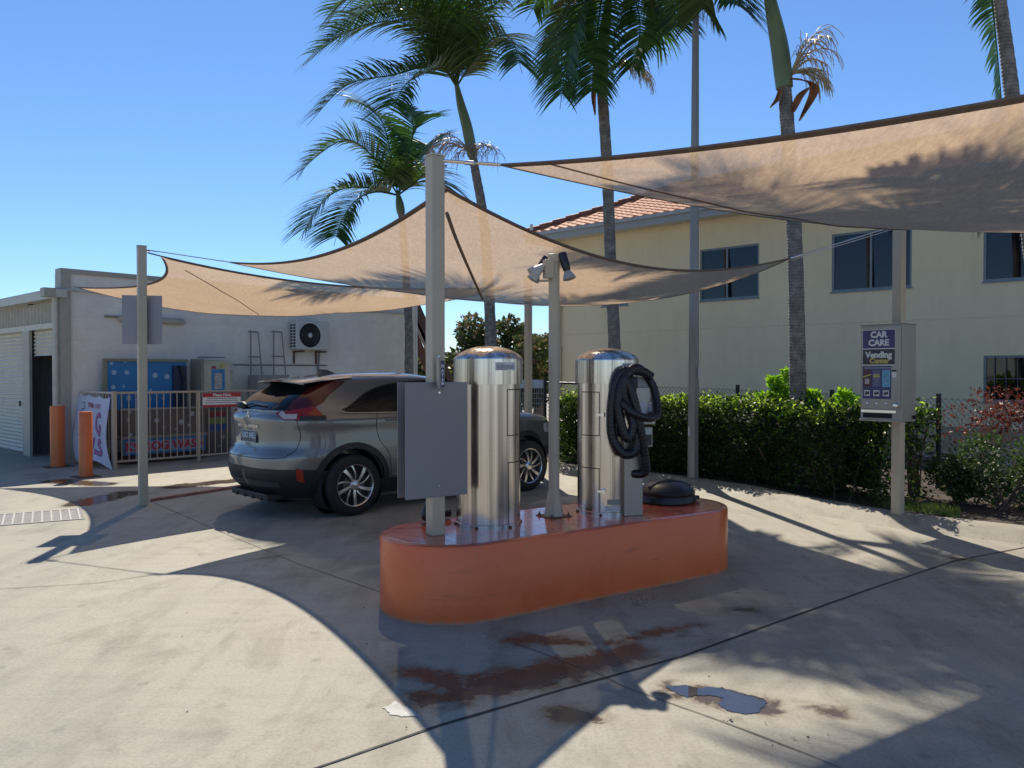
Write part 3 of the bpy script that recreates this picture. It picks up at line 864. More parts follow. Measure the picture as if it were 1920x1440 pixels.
def wall_holes(mb, x0, x1, z0, z1, holes, depth):
    xs = sorted({x0, x1, *[h[0] for h in holes], *[h[1] for h in holes]})
    zs = sorted({z0, z1, *[h[2] for h in holes], *[h[3] for h in holes]})
    for a, b in zip(xs, xs[1:]):
        for c, d in zip(zs, zs[1:]):
            mx, mz = (a + b) / 2, (c + d) / 2
            if any(h[0] < mx < h[1] and h[2] < mz < h[3] for h in holes): continue
            mb.add([(a, 0, c), (b, 0, c), (b, 0, d), (a, 0, d)], [(0, 1, 2, 3)])
    for a, b, c, d in holes:
        mb.add([(a, 0, c), (b, 0, c), (b, depth, c), (a, depth, c)], [(0, 1, 2, 3)])
        mb.add([(a, 0, d), (b, 0, d), (b, depth, d), (a, depth, d)], [(3, 2, 1, 0)])
        mb.add([(a, 0, c), (a, 0, d), (a, depth, d), (a, depth, c)], [(3, 2, 1, 0)])
        mb.add([(b, 0, c), (b, 0, d), (b, depth, d), (b, depth, c)], [(0, 1, 2, 3)])
YC = Vector((1.2, 22.6, 0)); YA = math.atan2(-.677, .736)
yx = Vector((.736, -.677, 0)); yn = Vector((.677, .736, 0))
bl = thing('apartment_building', 'two storey yellow rendered building with terracotta tiled hip roof behind the hedge', 'building', YC, YA)
def fac(px, py):
    p = onplane(px, py, YC, yn) - YC
    return p.dot(yx), p.z
EZ = 5.36
def hole(l, r, tl, b_l):
    x0 = fac(l, b_l)[0]; x1 = fac(r, b_l)[0]
    return (x0, x1, fac(l, b_l)[1], fac(l, tl)[1])
h1 = hole(1312, 1423, 473, 566); h2 = hole(1559, 1709, 440, 548); h0 = hole(1128, 1177, 497, 575)
h3 = (fac(1843, 530)[0], fac(1843, 530)[0] + 2.1, h2[2], h2[3]); zb = fac(1842, 753)[1]; zt = fac(1842, 667)[1]
h4 = (fac(1843, 752)[0], fac(1843, 752)[0] + 1.7, zb, zt)
h1 = (h1[0], h1[1], h2[2], h2[3]); h0 = (h0[0], h0[1], h0[2], h2[3] - .1)
holes = [h0, h1, h2, h3, h4]
XL, DEP = 19.0, 5.2
mb = MB(); wall_holes(mb, 0, XL, 0, EZ, holes, .12)
mb.add([(0, 0, 0), (0, DEP, 0), (0, DEP, EZ), (0, 0, EZ)], [(0, 1, 2, 3)])
mb.add([(XL, 0, 0), (XL, DEP, 0), (XL, DEP, EZ), (XL, 0, EZ)], [(3, 2, 1, 0)])
mb.add([(0, DEP, 0), (XL, DEP, 0), (XL, DEP, EZ), (0, DEP, EZ)], [(3, 2, 1, 0)])
mb.build('wall', yel_m, bl)
MB().bx(.0, XL, -.006, -.001, 2.66, 2.69).build('band_course', M('band_render', (.78, .62, .40), .85), bl)
MB().bx(-.02, XL, -.06, -.002, 0, .55).build('plinth', M('plinth_render', (.42, .34, .22), .9, var=.25, scale=3), bl)
alu_m = M('grey_blue_aluminium', (.20, .235, .27), .45, .4)
def glassm():
    m, t, b, o = nt('window_glass')
    gl = N(t, 'ShaderNodeBsdfGlossy'); gl.inputs[0].default_value = (.75, .72, .75, 1); gl.inputs['Roughness'].default_value = .015
    tp = N(t, 'ShaderNodeBsdfTransparent'); tp.inputs[0].default_value = (.48, .50, .54, 1)
    lw = N(t, 'ShaderNodeFresnel'); lw.inputs[0].default_value = 1.5
    mp_ = N(t, 'ShaderNodeMath', operation='MULTIPLY_ADD'); t.links.new(lw.outputs[0], mp_.inputs[0]); mp_.inputs[1].default_value = .8; mp_.inputs[2].default_value = .02
    mx = N(t, 'ShaderNodeMixShader'); t.links.new(mp_.outputs[0], mx.inputs[0])
    t.links.new(tp.outputs[0], mx.inputs[1]); t.links.new(gl.outputs[0], mx.inputs[2]); t.links.new(mx.outputs[0], o.inputs[0])
    tc = N(t, 'ShaderNodeTexCoord').outputs['Object']
    bp = N(t, 'ShaderNodeBump'); bp.inputs['Strength'].default_value = .04; bp.inputs['Distance'].default_value = .02
    t.links.new(noise(t, tc, 1.4, 2), bp.inputs['Height']); t.links.new(bp.outputs[0], gl.inputs['Normal'])
    return m
glass_m = glassm()
curt_m = M('blue_grey_curtain', (.085, .08, .085), .9, var=.1)
curt2_m = M('tan_curtain', (.22, .19, .16), .9)
room_m = M('room_dark', (.03, .03, .035), .9)
def window(h, parent, mull=.5, bars=False, curtain=curt_m):
    a, b, c, d = h; f = .045; y0, y1 = .03, .085
    q = MB()
    q.bx(a, b, y0, y1, c, c + f); q.bx(a, b, y0, y1, d - f, d); q.bx(a, a + f, y0, y1, c + f, d - f); q.bx(b - f, b, y0, y1, c + f, d - f)
    if mull:
        x = a + (b - a) * mull; q.bx(x - .022, x + .022, y0 + .004, y1 - .004, c + f, d - f)
    wd = q.build('window', alu_m, parent)
    MB().bx(a + f, b - f, .056, .060, c + f, d - f).build('pane', glass_m, wd)
    MB().bx(a - .02, b + .02, -.035, .03, c - .03, c - .002).build('sill', alu_m, wd)
    n_ = max(8, int((b - a) / .035)); P = []
    for z in (c, d):
        P.append([(a + (b - a) * i / n_, .20 + .022 * (i % 2) + .012 * math.sin(i * 1.7), z) for i in range(n_ + 1)])
    MB().grid(P, True).build('curtain', curtain, wd)
    MB().bx(a - .1, b + .1, .30, .32, c - .1, d + .1).build('room_backing', room_m, wd)
    if bars:
        q = MB(); k = 9
        for i in range(1, k):
            x = a + (b - a) * i / k; q.bx(x - .007, x + .007, .015, .028, c + .02, d - .02)
        q.bx(a, b, .012, .016, (c + d) / 2 - .01, (c + d) / 2 + .01)
        q.build('security_bars', M('grille_grey', (.09, .09, .10), .5), wd)
window(h0, bl, None, curtain=curt2_m); window(h1, bl, .46); window(h2, bl, .5); window(h3, bl, .6); window(h4, bl, None, True, room_m)
# roof: eaves, fascia, gutter, hips, tiled courses
OV = .55; TP = math.tan(R(24))
x0, x1, y0, y1 = -OV, XL + OV, -OV, DEP + OV
run = (y1 - y0) / 2; rz_ = EZ + .16 + run * TP
tile_m = M('terracotta_tile', (.56, .215, .10), .75, var=.3, scale=14, bump=.3, bscale=40)
def slope(pts_fn, ncourse, nx):
    """stepped, rolled tile courses; pts_fn(u,v) gives the roof plane, normal up"""
    q = MB()
    return q
q = MB(); nc = 16; per = .30
for k in range(nc):
    v0, v1 = k / nc, (k + 1) / nc
    for side in range(4):
        if side == 0: L0 = (x0 + run * v0, x1 - run * v0); L1 = (x0 + run * v1, x1 - run * v1)
        elif side == 1: L0 = (y0 + run * v0, y1 - run * v0); L1 = (y0 + run * v1, y1 - run * v1)
        elif side == 2: L0 = (x0 + run * v0, x1 - run * v0); L1 = (x0 + run * v1, x1 - run * v1)
        else: L0 = (y0 + run * v0, y1 - run * v0); L1 = (y0 + run * v1, y1 - run * v1)
        nn = max(2, int((L0[1] - L0[0]) / per * 6)) if side in (0, 1) else 2
        rows = []
        for (L, vv, lift) in ((L0, v0, -.02), (L0, v0, .03), (L1, v1 + .002, .012)):
            r_ = []
            for i in range(nn + 1):
                s_ = L0[0] + (L0[1] - L0[0]) * i / nn
                s_ = min(max(s_, L[0]), L[1]) if lift == .012 else s_
                wv = .018 * math.sin(s_ / per * 2 * math.pi) if lift > -.01 else 0
                z = EZ + .16 + run * vv * TP + lift + wv; dd = run * vv
                if side == 0: r_.append((s_, y0 + dd, z))
                elif side == 1: r_.append((x0 + dd, s_, z))
                elif side == 2: r_.append((s_, y1 - dd, z))
                else: r_.append((x1 - dd, s_, z))
            rows.append(r_)
        q.grid(rows, True)
rf = q.build('roof', tile_m, bl)
q = MB()
for (xa, ya, xb, yb) in ((x0, y0, x0 + run, y0 + run), (x1, y0, x1 - run, y0 + run), (x0, y1, x0 + run, y1 - run), (x1, y1, x1 - run, y1 - run), (x0 + run, y0 + run, x1 - run, y0 + run)):
    za = EZ + .19 if (xa in (x0, x1)) else rz_ + .02
    a, b = Vector((xa, ya, za)), Vector((xb, yb, rz_ + .03)); k = int((b - a).length / .38)
    for i in range(k):
        q.tube([a.lerp(b, i / k) + Vector((0, 0, .03)), a.lerp(b, (i + 1) / k) + Vector((0, 0, .012))], [.115, .10], 8)
q.build('ridge_tiles', M('terracotta_ridge', (.22, .10, .07), .75, var=.3), rf)
fas_m = M('fascia_grey_paint', (.36, .39, .44), .5, var=.06)
q = MB(); q.bx(x0, x1, y0 - .02, y0, EZ - .10, EZ + .13); q.bx(x0 - .02, x0, y0 - .02, y1, EZ - .10, EZ + .13); q.build('fascia', fas_m, bl)
MB().bx(x0, x1, y0 + .001, 0, EZ - .06, EZ - .04).build('eave_soffit', M('soffit_white', (.55, .53, .48), .7), bl)
q = MB(); q.bx(x0 - .1, x1, y0 - .11, y0 - .022, EZ + .06, EZ + .145); q.bx(x0 - .11, x0 - .022, y0 - .11, y1, EZ + .06, EZ + .145); q.build('gutter', M('gutter_grey', (.42, .44, .48), .45), bl)
dp = MB(); dx = fac(1051, 640)[0]
dp.tube([(dx, -.06, .3), (dx, -.06, EZ - .3), (dx - .1, -.3, EZ - .06)], .045, 10)
dp.tube([(dx, -.065, .3), (dx, -.065, 2.3)], .065, 10)
for z in (1.1, 2.3, 3.4): dp.bx(dx - .08, dx + .08, -.10, -.005, z - .02, z + .02)
dp.build('downpipe', M('downpipe_cream', (.60, .52, .38), .5), bl)
vx, vz = fac(1022, 440)
MB().tube([(fac(1022, 440)[0] + .0, -OV - .04, EZ - .15), (fac(1022, 440)[0], -OV - .04, fac(1022, 426)[1])], .045, 10).build('vent_pipe', white_m, bl)

# ================================================================== STORAGE SHED + DOG WASH WALL
sh = thing('storage_shed', 'cream block shed with two roller doors on its side and a long wash bay wall', 'shed', cw, WA)
# local: +x along the wash wall (away to the right), +y along the roller door front
WL = 8.09; WH = 3.45; EH = 3.07
def blockwall(name, col):
    m, t, b, o = nt(name)
    tc = N(t, 'ShaderNodeTexCoord').outputs['Object']
    mpn = N(t, 'ShaderNodeMapping'); mpn.inputs['Rotation'].default_value = (R(90), 0, 0); t.links.new(tc, mpn.inputs[0])
    br = N(t, 'ShaderNodeTexBrick'); br.inputs['Scale'].default_value = 1; br.inputs['Brick Width'].default_value = .4; br.inputs['Row Height'].default_value = .2; br.inputs['Mortar Size'].default_value = .006; br.inputs['Mortar Smooth'].default_value = .3
    br.inputs['Color1'].default_value = (1, 1, 1, 1); br.inputs['Color2'].default_value = (.98, .98, .98, 1); br.inputs['Mortar'].default_value = (.90, .89, .88, 1)
    t.links.new(mpn.outputs[0], br.inputs[0])
    n1 = noise(t, tc, .8, 6, .65, .3); n2 = noise(t, tc, 5, 6, .7)
    c = ramp(t, n1, [(.3, tuple(x * .82 for x in col)), (.7, col)])
    c = mixcol(t, .8, c, br.outputs[0], 'MULTIPLY')
    c = mixcol(t, .3, c, ramp(t, n2, [(.35, (.74, .70, .66)), (.6, (1, 1, 1))]), 'MULTIPLY')
    sp = N(t, 'ShaderNodeSeparateXYZ'); t.links.new(tc, sp.inputs[0])
    ad = N(t, 'ShaderNodeMath', operation='MULTIPLY_ADD'); t.links.new(n1, ad.inputs[0]); ad.inputs[1].default_value = .8; t.links.new(sp.outputs[2], ad.inputs[2])
    c = mixcol(t, ramp(t, ad.outputs[0], [(.25, .6), (.75, 0)]), c, (.26, .19, .14))      # splash dirt low on the wall
    t.links.new(c, b.inputs['Base Color']); b.inputs['Roughness'].default_value = .8
    bp = N(t, 'ShaderNodeBump'); bp.inputs['Strength'].default_value = .12; bp.inputs['Distance'].default_value = .006
    t.links.new(br.outputs['Fac'], bp.inputs['Height']); bp.invert = True
    t.links.new(bp.outputs[0], b.inputs['Normal'])
    return m
bw_m = blockwall('painted_block', (.86, .80, .71))
trim_m = M('shed_trim_beige', (.38, .35, .29), .5, var=.08)
crm_m = M('roller_door_cream', (.60, .555, .45), .5, var=.08, scale=3)
MB().bx(0.02, WL, 0, .2, 0, WH - .06).build('wall', bw_m, sh)
q = MB(); q.bx(-.05, WL + .02, -.03, .24, WH - .09, WH); q.bx(-.05, .11, -.035, .25, 0, WH - .092); q.build('corner_trim', trim_m, sh)
MB().bx(WL - .0, WL + .05, -.03, .24, 0, WH - .092).build('end_trim', M('end_trim_white', (.60, .60, .57), .5), sh)
def fy(px, py=700):      # local y on the roller door front plane x=0
    p = onplane(px, py, cw, dR) - cw
    return p.dot(dL), p.z
ya = fy(98)[0]; yb = fy(55)[0]; yc_ = fy(42)[0]; yd = fy(38)[0]
DZ = 2.42
MB().bx(0, .05, .25, ya, 0, DZ).build('pier', trim_m, sh); MB().bx(0, .05, yb, yc_ , 0, DZ).build('pier', trim_m, sh)
MB().bx(.0, .10, .25, 9, DZ, DZ + .10).build('door_header', M('header_cream', (.56, .52, .43), .5), sh)
# ribbed band above the doors
P = []
for z in (DZ + .10, EH - .16):
    P.append([(.03 + .018 * (1 if (i // 2) % 2 else 0), .25 + i * .05, z) for i in range(176)])
MB().grid(P, False).build('ribbed_cladding', M('cladding_tan', (.36, .32, .24), .55), sh)
q = MB(); q.bx(-.14, .04, -.10, 9, EH - .14, EH + .0); q.build('gutter', M('gutter_cream', (.50, .47, .40), .45), sh)
MB().bx(-.13, 7.9, -.05, 9, EH - .02, EH + .03).build('roof', M('sheet_roof', (.45, .44, .41), .5), sh)
def roller(y0_, y1_, z0, z1, name='roller_door'):
    k = int((z1 - z0) / .0125); P = []
    for i in range(k + 1):
        z = z0 + (z1 - z0) * i / k
        P.append([(.09 + .014 * math.sin(z / .075 * 2 * math.pi), y0_, z), (.09 + .014 * math.sin(z / .075 * 2 * math.pi), y1_, z)])
    return MB().grid(P, True).build(name, crm_m, sh)
roller(ya, yb, 1.93, DZ)
rd = roller(yd, 6.2, 0.02, DZ)
MB().bx(.055, .075, yd + .25, yd + .30, .95, 1.05).build('handle', dark_m, rd)
q = MB(); q.bx(.14, 4, .22, .26, 0, EH - .1); q.bx(3.9, 4, .26, 9, 0, EH - .1); q.bx(.14, 4, yd - .05, yd, 0, EH - .1); q.build('inner_wall', M('shed_inside_grey', (.16, .15, .145), .8, var=.25, sc=(9, 9, .3)), sh)
q = MB(); q.tube([(-.11, .06, 1.05), (-.11, .06, EH - .12)], .05, 12); q.build('downpipe', M('downpipe_pale', (.52, .49, .42), .5), sh)
MB().bx(-.33, -.0, -.08, .12, EH - .14, EH + .015).build('gutter_end', trim_m, sh)
def wl(px, py, y=0.0):   # local x,z on the wash wall, y = local offset (negative: in front)
    p0 = cw + dL * y
    p = onplane(px, py, p0, dL) - cw
    return p.dot(dR), p.z
def wp(x, y, z=0.0): return cw + dR * x + dL * y + Vector((0, 0, z))
MB().tube([(wl(436, 684)[0], -.02, wl(436, 684)[1]), (wl(612, 682)[0], -.02, wl(436, 684)[1])], .012, 6).build('conduit', M('conduit_grey', (.12, .10, .09), .5), sh)
# stored junk inside the open door
jk = thing('junk_bag', 'crumpled pale plastic bag on the floor inside the open roller door', 'bag', wp(.75, 1.0), 0)
q = MB(); prof_ = []
for i in range(9):
    a = math.pi * i / 8; prof_.append([Vector((math.cos(b_) * math.sin(a), math.sin(b_) * math.sin(a), math.cos(a) + 1)) for b_ in [2 * math.pi * j / 14 for j in range(15)]])
P = [[(p.x * .2 * (1 + .5 * mnoise.noise(p * 2.1)), p.y * .2 * (1 + .5 * mnoise.noise(p * 2.3)), max(0, p.z * .23 * (1 + .3 * mnoise.noise(p * 1.7)))) for p in r] for r in prof_]
q.grid(P, True).build('bag_body', M('pale_plastic', (.45, .44, .46), .4, var=.3), jk)
pt = thing('garden_tool', 'long thin tool leaning inside the open roller door', 'tool', wp(.5, .7), 0)
MB().tube([(0, 0, 0), (.05, .1, 1.3)], .012, 8).build('handle', M('tool_handle_brown', (.12, .07, .05), .6), pt)
MB().box((.055, .11, 1.33), (.16, .05, .10), R(30)).build('head', M('tool_head_dark', (.05, .03, .025), .6), pt)

# ---- orange sleeve round the downpipes, orange bollard
b1 = G(108.5, 875); b2 = G(161, 894)
o1 = thing('downpipe_guard', 'orange painted steel sleeve around the downpipes at the shed corner', 'bollard', b1, 0)
MB().lathe([(.115, 0), (.115, 1.04), (.105, 1.045)], 28).build('sleeve', orange_m, o1)
MB().box((0, 0, .006), (.42, .36, .012), WA).build('base_plate', rust_m, o1)
o2 = thing('bollard', 'free standing orange tube bollard in front of the white dog banner', 'bollard', b2, 0)
MB().lathe([(.098, 0), (.098, 1.0), (.092, 1.008), (0, 1.012)], 28).build('tube', orange_m, o2)
MB().box((0, 0, .006), (.34, .34, .012), WA).build('base_plate', rust_m, o2)

# ---- wall lamp
x0_, z0_ = wl(206, 594); x1_, z1_ = wl(345, 600)
lmp = thing('batten_light', 'long tubular batten light on the wash wall behind the left yard post', 'wall light', wp(x0_, -.02, z0_), WA)
LW = x1_ - x0_
MB().bx(-.1, LW * .98, -.03, .015, -.012, .022).build('backing_bar', M('dull_bar', (.25, .21, .17), .6), lmp)
MB().tube([(.12, -.06, -.03), (.16, -.06, -.03), (LW - .06, -.06, -.035), (LW - .02, -.06, -.035)], [.03, .06, .06, .03], 12).build('diffuser', M('aged_diffuser', (.46, .40, .32), .4), lmp)

# ---- air conditioner
xa_, za_ = wl(556, 655, -.34); xb_, zb_ = wl(618, 604, -.34)
ac = thing('air_conditioner', 'cream split air conditioner outdoor unit on brackets high on the wash wall', 'air conditioner', wp(xa_, 0, za_), WA)
aw, ah = xb_ - xa_, zb_ - za_
acm = M('ac_cream', (.55, .54, .50), .45, var=.05)
MB().bx(0, aw, -.34, -.06, 0, ah).build('casing', acm, ac, .02)
fr_ = Vector((aw * .40, -.341, ah * .5)); q90 = Matrix.Rotation(R(90), 3, 'X')
gr = MB().lathe([(0, 0), (ah * .40, 0), (ah * .42, .012), (ah * .42, .0)], 36, fr_, q90).build('fan_opening', M('fan_black', (.02, .02, .024), .6), ac)
q = MB()
for k in range(1, 6):
    r_ = ah * .4 * k / 6
    q.tube([fr_ + Vector((r_ * math.cos(a * math.pi / 14), -.018, r_ * math.sin(a * math.pi / 14))) for a in range(29)], .0035, 4)
q.build('fan_guard', M('guard_grey', (.14, .14, .15), .5), gr)
MB().lathe([(0, .02), (.05, .018), (.055, .008)], 18, fr_, q90).build('hub', M('hub_white', (.6, .6, .58), .5), gr)
q = MB()
for i in range(8):
    for j in range(2):
        q.bx(-.004, 0.001, -.30 + j * .12, -.22 + j * .12, .05 + i * (ah - .1) / 8, .05 + (i + .62) * (ah - .1) / 8)
q.build('side_vent', dark_m, ac)
q = MB()
for xx in (.12, aw - .16):
    q.bx(xx, xx + .05, -.40, 0, -.06, -.02); q.bx(xx, xx + .04, -.03, 0, -.30, -.02)
q.build('bracket', M('bracket_rust', (.15, .08, .06), .7), ac)
q = MB(); q.tube([(aw - .1, -.1, 0), (aw - .1, -.05, -.3), (aw - .1, -.03, -.9)], .02, 8); q.tube([(aw - .16, -.12, -.12), (aw - .06, -.04, -.20)], .015, 6); q.build('pipework', M('pipe_grey', (.22, .20, .19), .6), ac)

# ---- steel racks
for k, (pa, pb) in enumerate(((470, 484), (513, 528))):
    x, z = wl(pa, 622, -.12); xw, _ = wl(pb, 622, -.12)
    rk = thing('steel_rack', ('left' if k == 0 else 'right') + ' one of two slim grey steel trestle racks leaning by the wash wall', 'rack', wp(x, -.12, 0), WA, 'steel trestle racks')
    wdt = xw - x; q = MB()
    rkm = M('rack_steel', (.26, .23, .21), .5, .4)
    MB().tube([(0, 0, 0), (0, 0, z + .03)], .016, 8).build('upright', rkm, rk)
    MB().tube([(wdt, 0, z), (wdt * 1.45, -.05, z * .55), (wdt * 2.0, -.12, 0)], .014, 8).build('sloping_leg', rkm, rk)
    for zz in (z, z - .52, z - 1.1, .5):
        wq_ = wdt * (1 + (z - zz) / z)
        MB().tube([(-.05, 0, zz), (wq_, -.12 * (z - zz) / z, zz)], .014, 8).build('rung', rkm, rk)
bxx, bzz = wl(476, 735, -.5); bx2, bz2 = wl(535, 703, -.5)
cr = thing('storage_carton', 'grey box standing by the racks behind the wash bay railing', 'box', wp(bxx, -.5, 0), WA)
MB().bx(0, bx2 - bxx, -.15, .25, 0, bz2).build('carton_body', M('carton_grey', (.28, .25, .24), .8, var=.15), cr, .01)
MB().bx(.1, .25, -.156, -.152, bz2 - .38, bz2 - .30).build('stencil_mark', dark_m, cr); MB().bx(.32, .5, -.156, -.152, bz2 - .38, bz2 - .30).build('stencil_mark', dark_m, cr)

# ---- dog wash station
def bubbles(name, base, pale, sc):
    m, t, b, o = nt(name)
    tc = N(t, 'ShaderNodeTexCoord').outputs['Object']
    mpn = N(t, 'ShaderNodeMapping'); mpn.inputs['Rotation'].default_value = (R(90), 0, 0); mpn.inputs['Scale'].default_value = (sc, sc, sc); t.links.new(tc, mpn.inputs[0])
    vo = N(t, 'ShaderNodeTexVoronoi', voronoi_dimensions='2D'); vo.inputs['Scale'].default_value = 1; vo.inputs['Randomness'].default_value = .75
    t.links.new(mpn.outputs[0], vo.inputs['Vector'])
    rs = N(t, 'ShaderNodeSeparateColor'); t.links.new(vo.outputs['Color'], rs.inputs[0])
    rad = N(t, 'ShaderNodeMath', operation='MULTIPLY_ADD'); t.links.new(rs.outputs[0], rad.inputs[0]); rad.inputs[1].default_value = .22; rad.inputs[2].default_value = .03
    df = N(t, 'ShaderNodeMath', operation='SUBTRACT'); t.links.new(rad.outputs[0], df.inputs[0]); t.links.new(vo.outputs['Distance'], df.inputs[1])
    fac_ = ramp(t, df.outputs[0], [(.0, 0), (.015, .75), (.05, .5), (.2, .85)])
    n1 = noise(t, tc, 2, 5, .6)
    c = mixcol(t, fac_, ramp(t, n1, [(.3, tuple(x * .75 for x in base)), (.7, base)]), pale)
    t.links.new(c, b.inputs['Base Color']); b.inputs['Roughness'].default_value = .35
    return m
xk0, zk1 = wl(200, 672, -.25); xk1, _ = wl(350, 672, -.25)
dw = thing('dog_wash_station', 'blue bubble pattern dog wash tub with backboard and cream control cabinet behind the railing', 'dog wash', wp(xk0, 0, 0), WA)
KW = xk1 - xk0
MB().bx(0, KW, -.24, -.20, .55, zk1 - .05).build('backboard', bubbles('bubble_blue', (.02, .19, .46), (.45, .6, .7), 4.2), dw)
q = MB(); q.bx(-.05, KW + .02, -.27, -.18, zk1 - .05, zk1); q.bx(-.05, 0, -.27, -.18, .3, zk1 - .05); q.build('backboard_frame', M('frame_olive', (.22, .21, .15), .6), dw)
MB().bx(KW - .28, KW - .02, -.30, -.241, .6, zk1 - .12).build('dark_panel', M('dark_blue_panel', (.012, .02, .06), .4), dw)
MB().tube([(KW - .18, -.33, 1.75), (KW - .10, -.36, 1.5), (KW - .12, -.36, 1.1)], .02, 8).build('shower_hose', black_m, dw)
TX = KW + .02
q = MB(); q.bx(0, TX, -.98, -.94, .50, .95); q.bx(0, .04, -.94, -.27, .50, .95); q.bx(TX - .04, TX, -.94, -.27, .5, .95); q.bx(.04, TX - .04, -.94, -.27, .50, .54)
q.build('tub', bubbles('bubble_tub', (.13, .105, .095), (.42, .46, .50), 4.6), dw)
MB().bx(-.03, TX + .03, -1.0, -.92, .952, .985).build('tub_rim', M('rim_steel', (.32, .31, .30), .4, .5), dw)
MB().bx(-.02, TX + .02, -.99, -.30, .45, .495).build('tub_shelf', M('shelf_grey', (.24, .22, .20), .6), dw)
pnl = MB().bx(0, TX, -.96, -.92, .16, .445).build('sign_band', M('band_blue', (.035, .15, .33), .4, var=.2), dw)
dogred = M('dog_red', (.42, .025, .05), .4)
MB().bx(.05, TX - .05, -.966, -.961, .20, .40).build('pale_stripe', M('band_pale_blue', (.17, .27, .42), .4), pnl)
text('K9 DOG WASH', .205, pnl, dogred, frame((TX / 2, -.968, .30), (1, 0, 0), (0, 0, 1)), bold=.008, sx=(TX - .16) / 1.32)
q = MB(); q.bx(.02, TX, -.90, -.3, .02, .16); q.build('base', M('base_dark_brown', (.07, .04, .03), .8), dw)
cx0 = wl(378, 700, -.45)[0] - xk0; cx1 = wl(433, 700, -.45)[0] - xk0; cz1 = wl(400, 676, -.45)[1]; cz0 = wl(400, 745, -.45)[1]
cab = MB().bx(cx0, cx1, -.45, -.05, cz0, cz1).build('control_cabinet', M('cabinet_cream', (.50, .46, .35), .5, var=.12, scale=5), dw, .015)
cwd = cx1 - cx0
MB().bx(cx0 + cwd * .33, cx0 + cwd * .78, -.456, -.451, cz0 - .0, cz1 - .17).build('blue_poster', M('poster_blue', (.05, .22, .46), .4, var=.3, scale=9), cab)
MB().bx(cx0 + cwd * .42, cx0 + cwd * .68, -.460, -.457, cz0 + .16, cz1 - .25).build('poster_picture', M('poster_pale', (.45, .40, .35), .4, var=.5, scale=22), cab)
MB().bx(cx0 + cwd * .33, cx0 + cwd * .48, -.456, -.451, cz1 - .16, cz1 - .11).build('red_sticker', M('sticker_red', (.35, .06, .05), .5), cab)
MB().bx(cx0 + cwd * .6, cx0 + cwd * .78, -.456, -.451, cz1 - .15, cz1 - .06).build('yellow_sticker', M('sticker_yellow', (.45, .40, .12), .5), cab)
MB().bx(cx1, cx1 + .07, -.40, -.2, cz1 - .42, cz1 - .18).build('side_box', M('cabinet_cream2', (.45, .42, .34), .5), cab)
q = MB(); q.bx(cx0 - .03, cx0 + .02, -.5, -.05, .02, cz1 + .03); q.bx(cx0 - .02, cx0 + .45, -.52, -.3, cz1 + .05, cz1 + .075); q.build('cabinet_post', M('post_dull', (.24, .22, .19), .5), dw)
low = MB().bx(cx0 + .02, cx1 - .02, -.48, -.08, .05, cz0 - .02).build('lower_cabinet', bubbles('bubble_steel', (.15, .125, .115), (.38, .36, .35), 3.6), dw, .01)
for k, (ccol, a_, b_) in enumerate((((.03, .10, .09), .78, .93), ((.30, .03, .05), .66, .76), ((.20, .25, .08), .53, .64), ((.03, .09, .25), .40, .52))):
    MB().bx(cx0 + cwd * .18, cx0 + cwd * .78, -.488, -.482, .05 + (cz0 - .07) * a_, .05 + (cz0 - .07) * b_).build('notice', M('notice_%s' % 'abcd'[k], ccol, .5, var=.4, scale=25), low)

# ---- railing
RY = -1.46
def rxz(px, py): return wl(px, py, RY)
r0 = rxz(215, 880)[0]; rtop = rxz(215, 737)[1]; rend = r0 + 3.9
rail_m = M('railing_beige', (.40, .34, .26), .45, var=.06)
rg = thing('railing', 'beige tubular pool style railing round the dog wash bay', 'fence', wp(r0, RY, 0), WA)
MB().bx(-.03, .03, -.03, .03, 0, rtop + .03).build('post', rail_m, rg)
MB().bx(rxz(372, 800)[0] - r0 - .025, rxz(372, 800)[0] - r0 + .025, -.025, .025, .02, rtop).build('post', rail_m, rg)
MB().bx(rend - r0 - .03, rend - r0 + .03, -.03, .03, 0, rtop).build('post', rail_m, rg)
MB().tube([(0, 0, rtop), (rend - r0, 0, rtop)], .021, 10).build('top_rail', rail_m, rg)
MB().tube([(0, 0, .12), (rend - r0, 0, .12)], .019, 10).build('bottom_rail', rail_m, rg)
k = int((rend - r0) / .118)
for i in range(1, k):
    MB().tube([(i * .118, 0, .13), (i * .118, 0, rtop - .015)], .0085, 6, False).build('baluster', rail_m, rg)
# side return back to the wall
MB().tube([(0, 0, rtop), (-.02, 1.44, rtop)], .021, 10).build('side_rail', M('rail_worn', (.55, .50, .40), .4), rg)
MB().tube([(0, 0, .12), (-.02, 1.44, .12)], .019, 10).build('side_rail', rail_m, rg)
for i in range(1, 12):
    MB().tube([(0, i * .12, .13), (0, i * .12, rtop - .015)], .0085, 6, False).build('baluster', rail_m, rg)
# please note sign
nx0, nz1 = wl(379, 737, RY - .02); nx1, nz0 = wl(450, 762, RY - .02)
pn = thing('notice_sign', 'small red and white sign headed Please Note on the dog wash railing', 'sign', wp(nx0, RY - .04, nz0), WA)
nw, nh = nx1 - nx0, nz1 - nz0
MB().bx(0, nw, -.003, .003, 0, nh).build('plate', white_m, pn)
red_m = M('sign_red', (.38, .03, .045), .4)
MB().bx(0, nw, -.005, -.0031, nh * .70, nh).build('header', red_m, pn); MB().bx(0, nw, -.005, -.0031, 0, nh * .18).build('footer', red_m, pn)
text('Please Note', nh * .27, pn, white_m, frame((nw / 2, -.0052, nh * .85), (1, 0, 0), (0, 0, 1)), bold=.002)
for i, (a_, b_) in enumerate(((.10, .90), (.07, .93), (.05, .95))):
    MB().bx(nw * a_, nw * b_, -.0042, -.0031, nh * (.58 - i * .145), nh * (.63 - i * .145)).build('text_line', ink_m, pn)
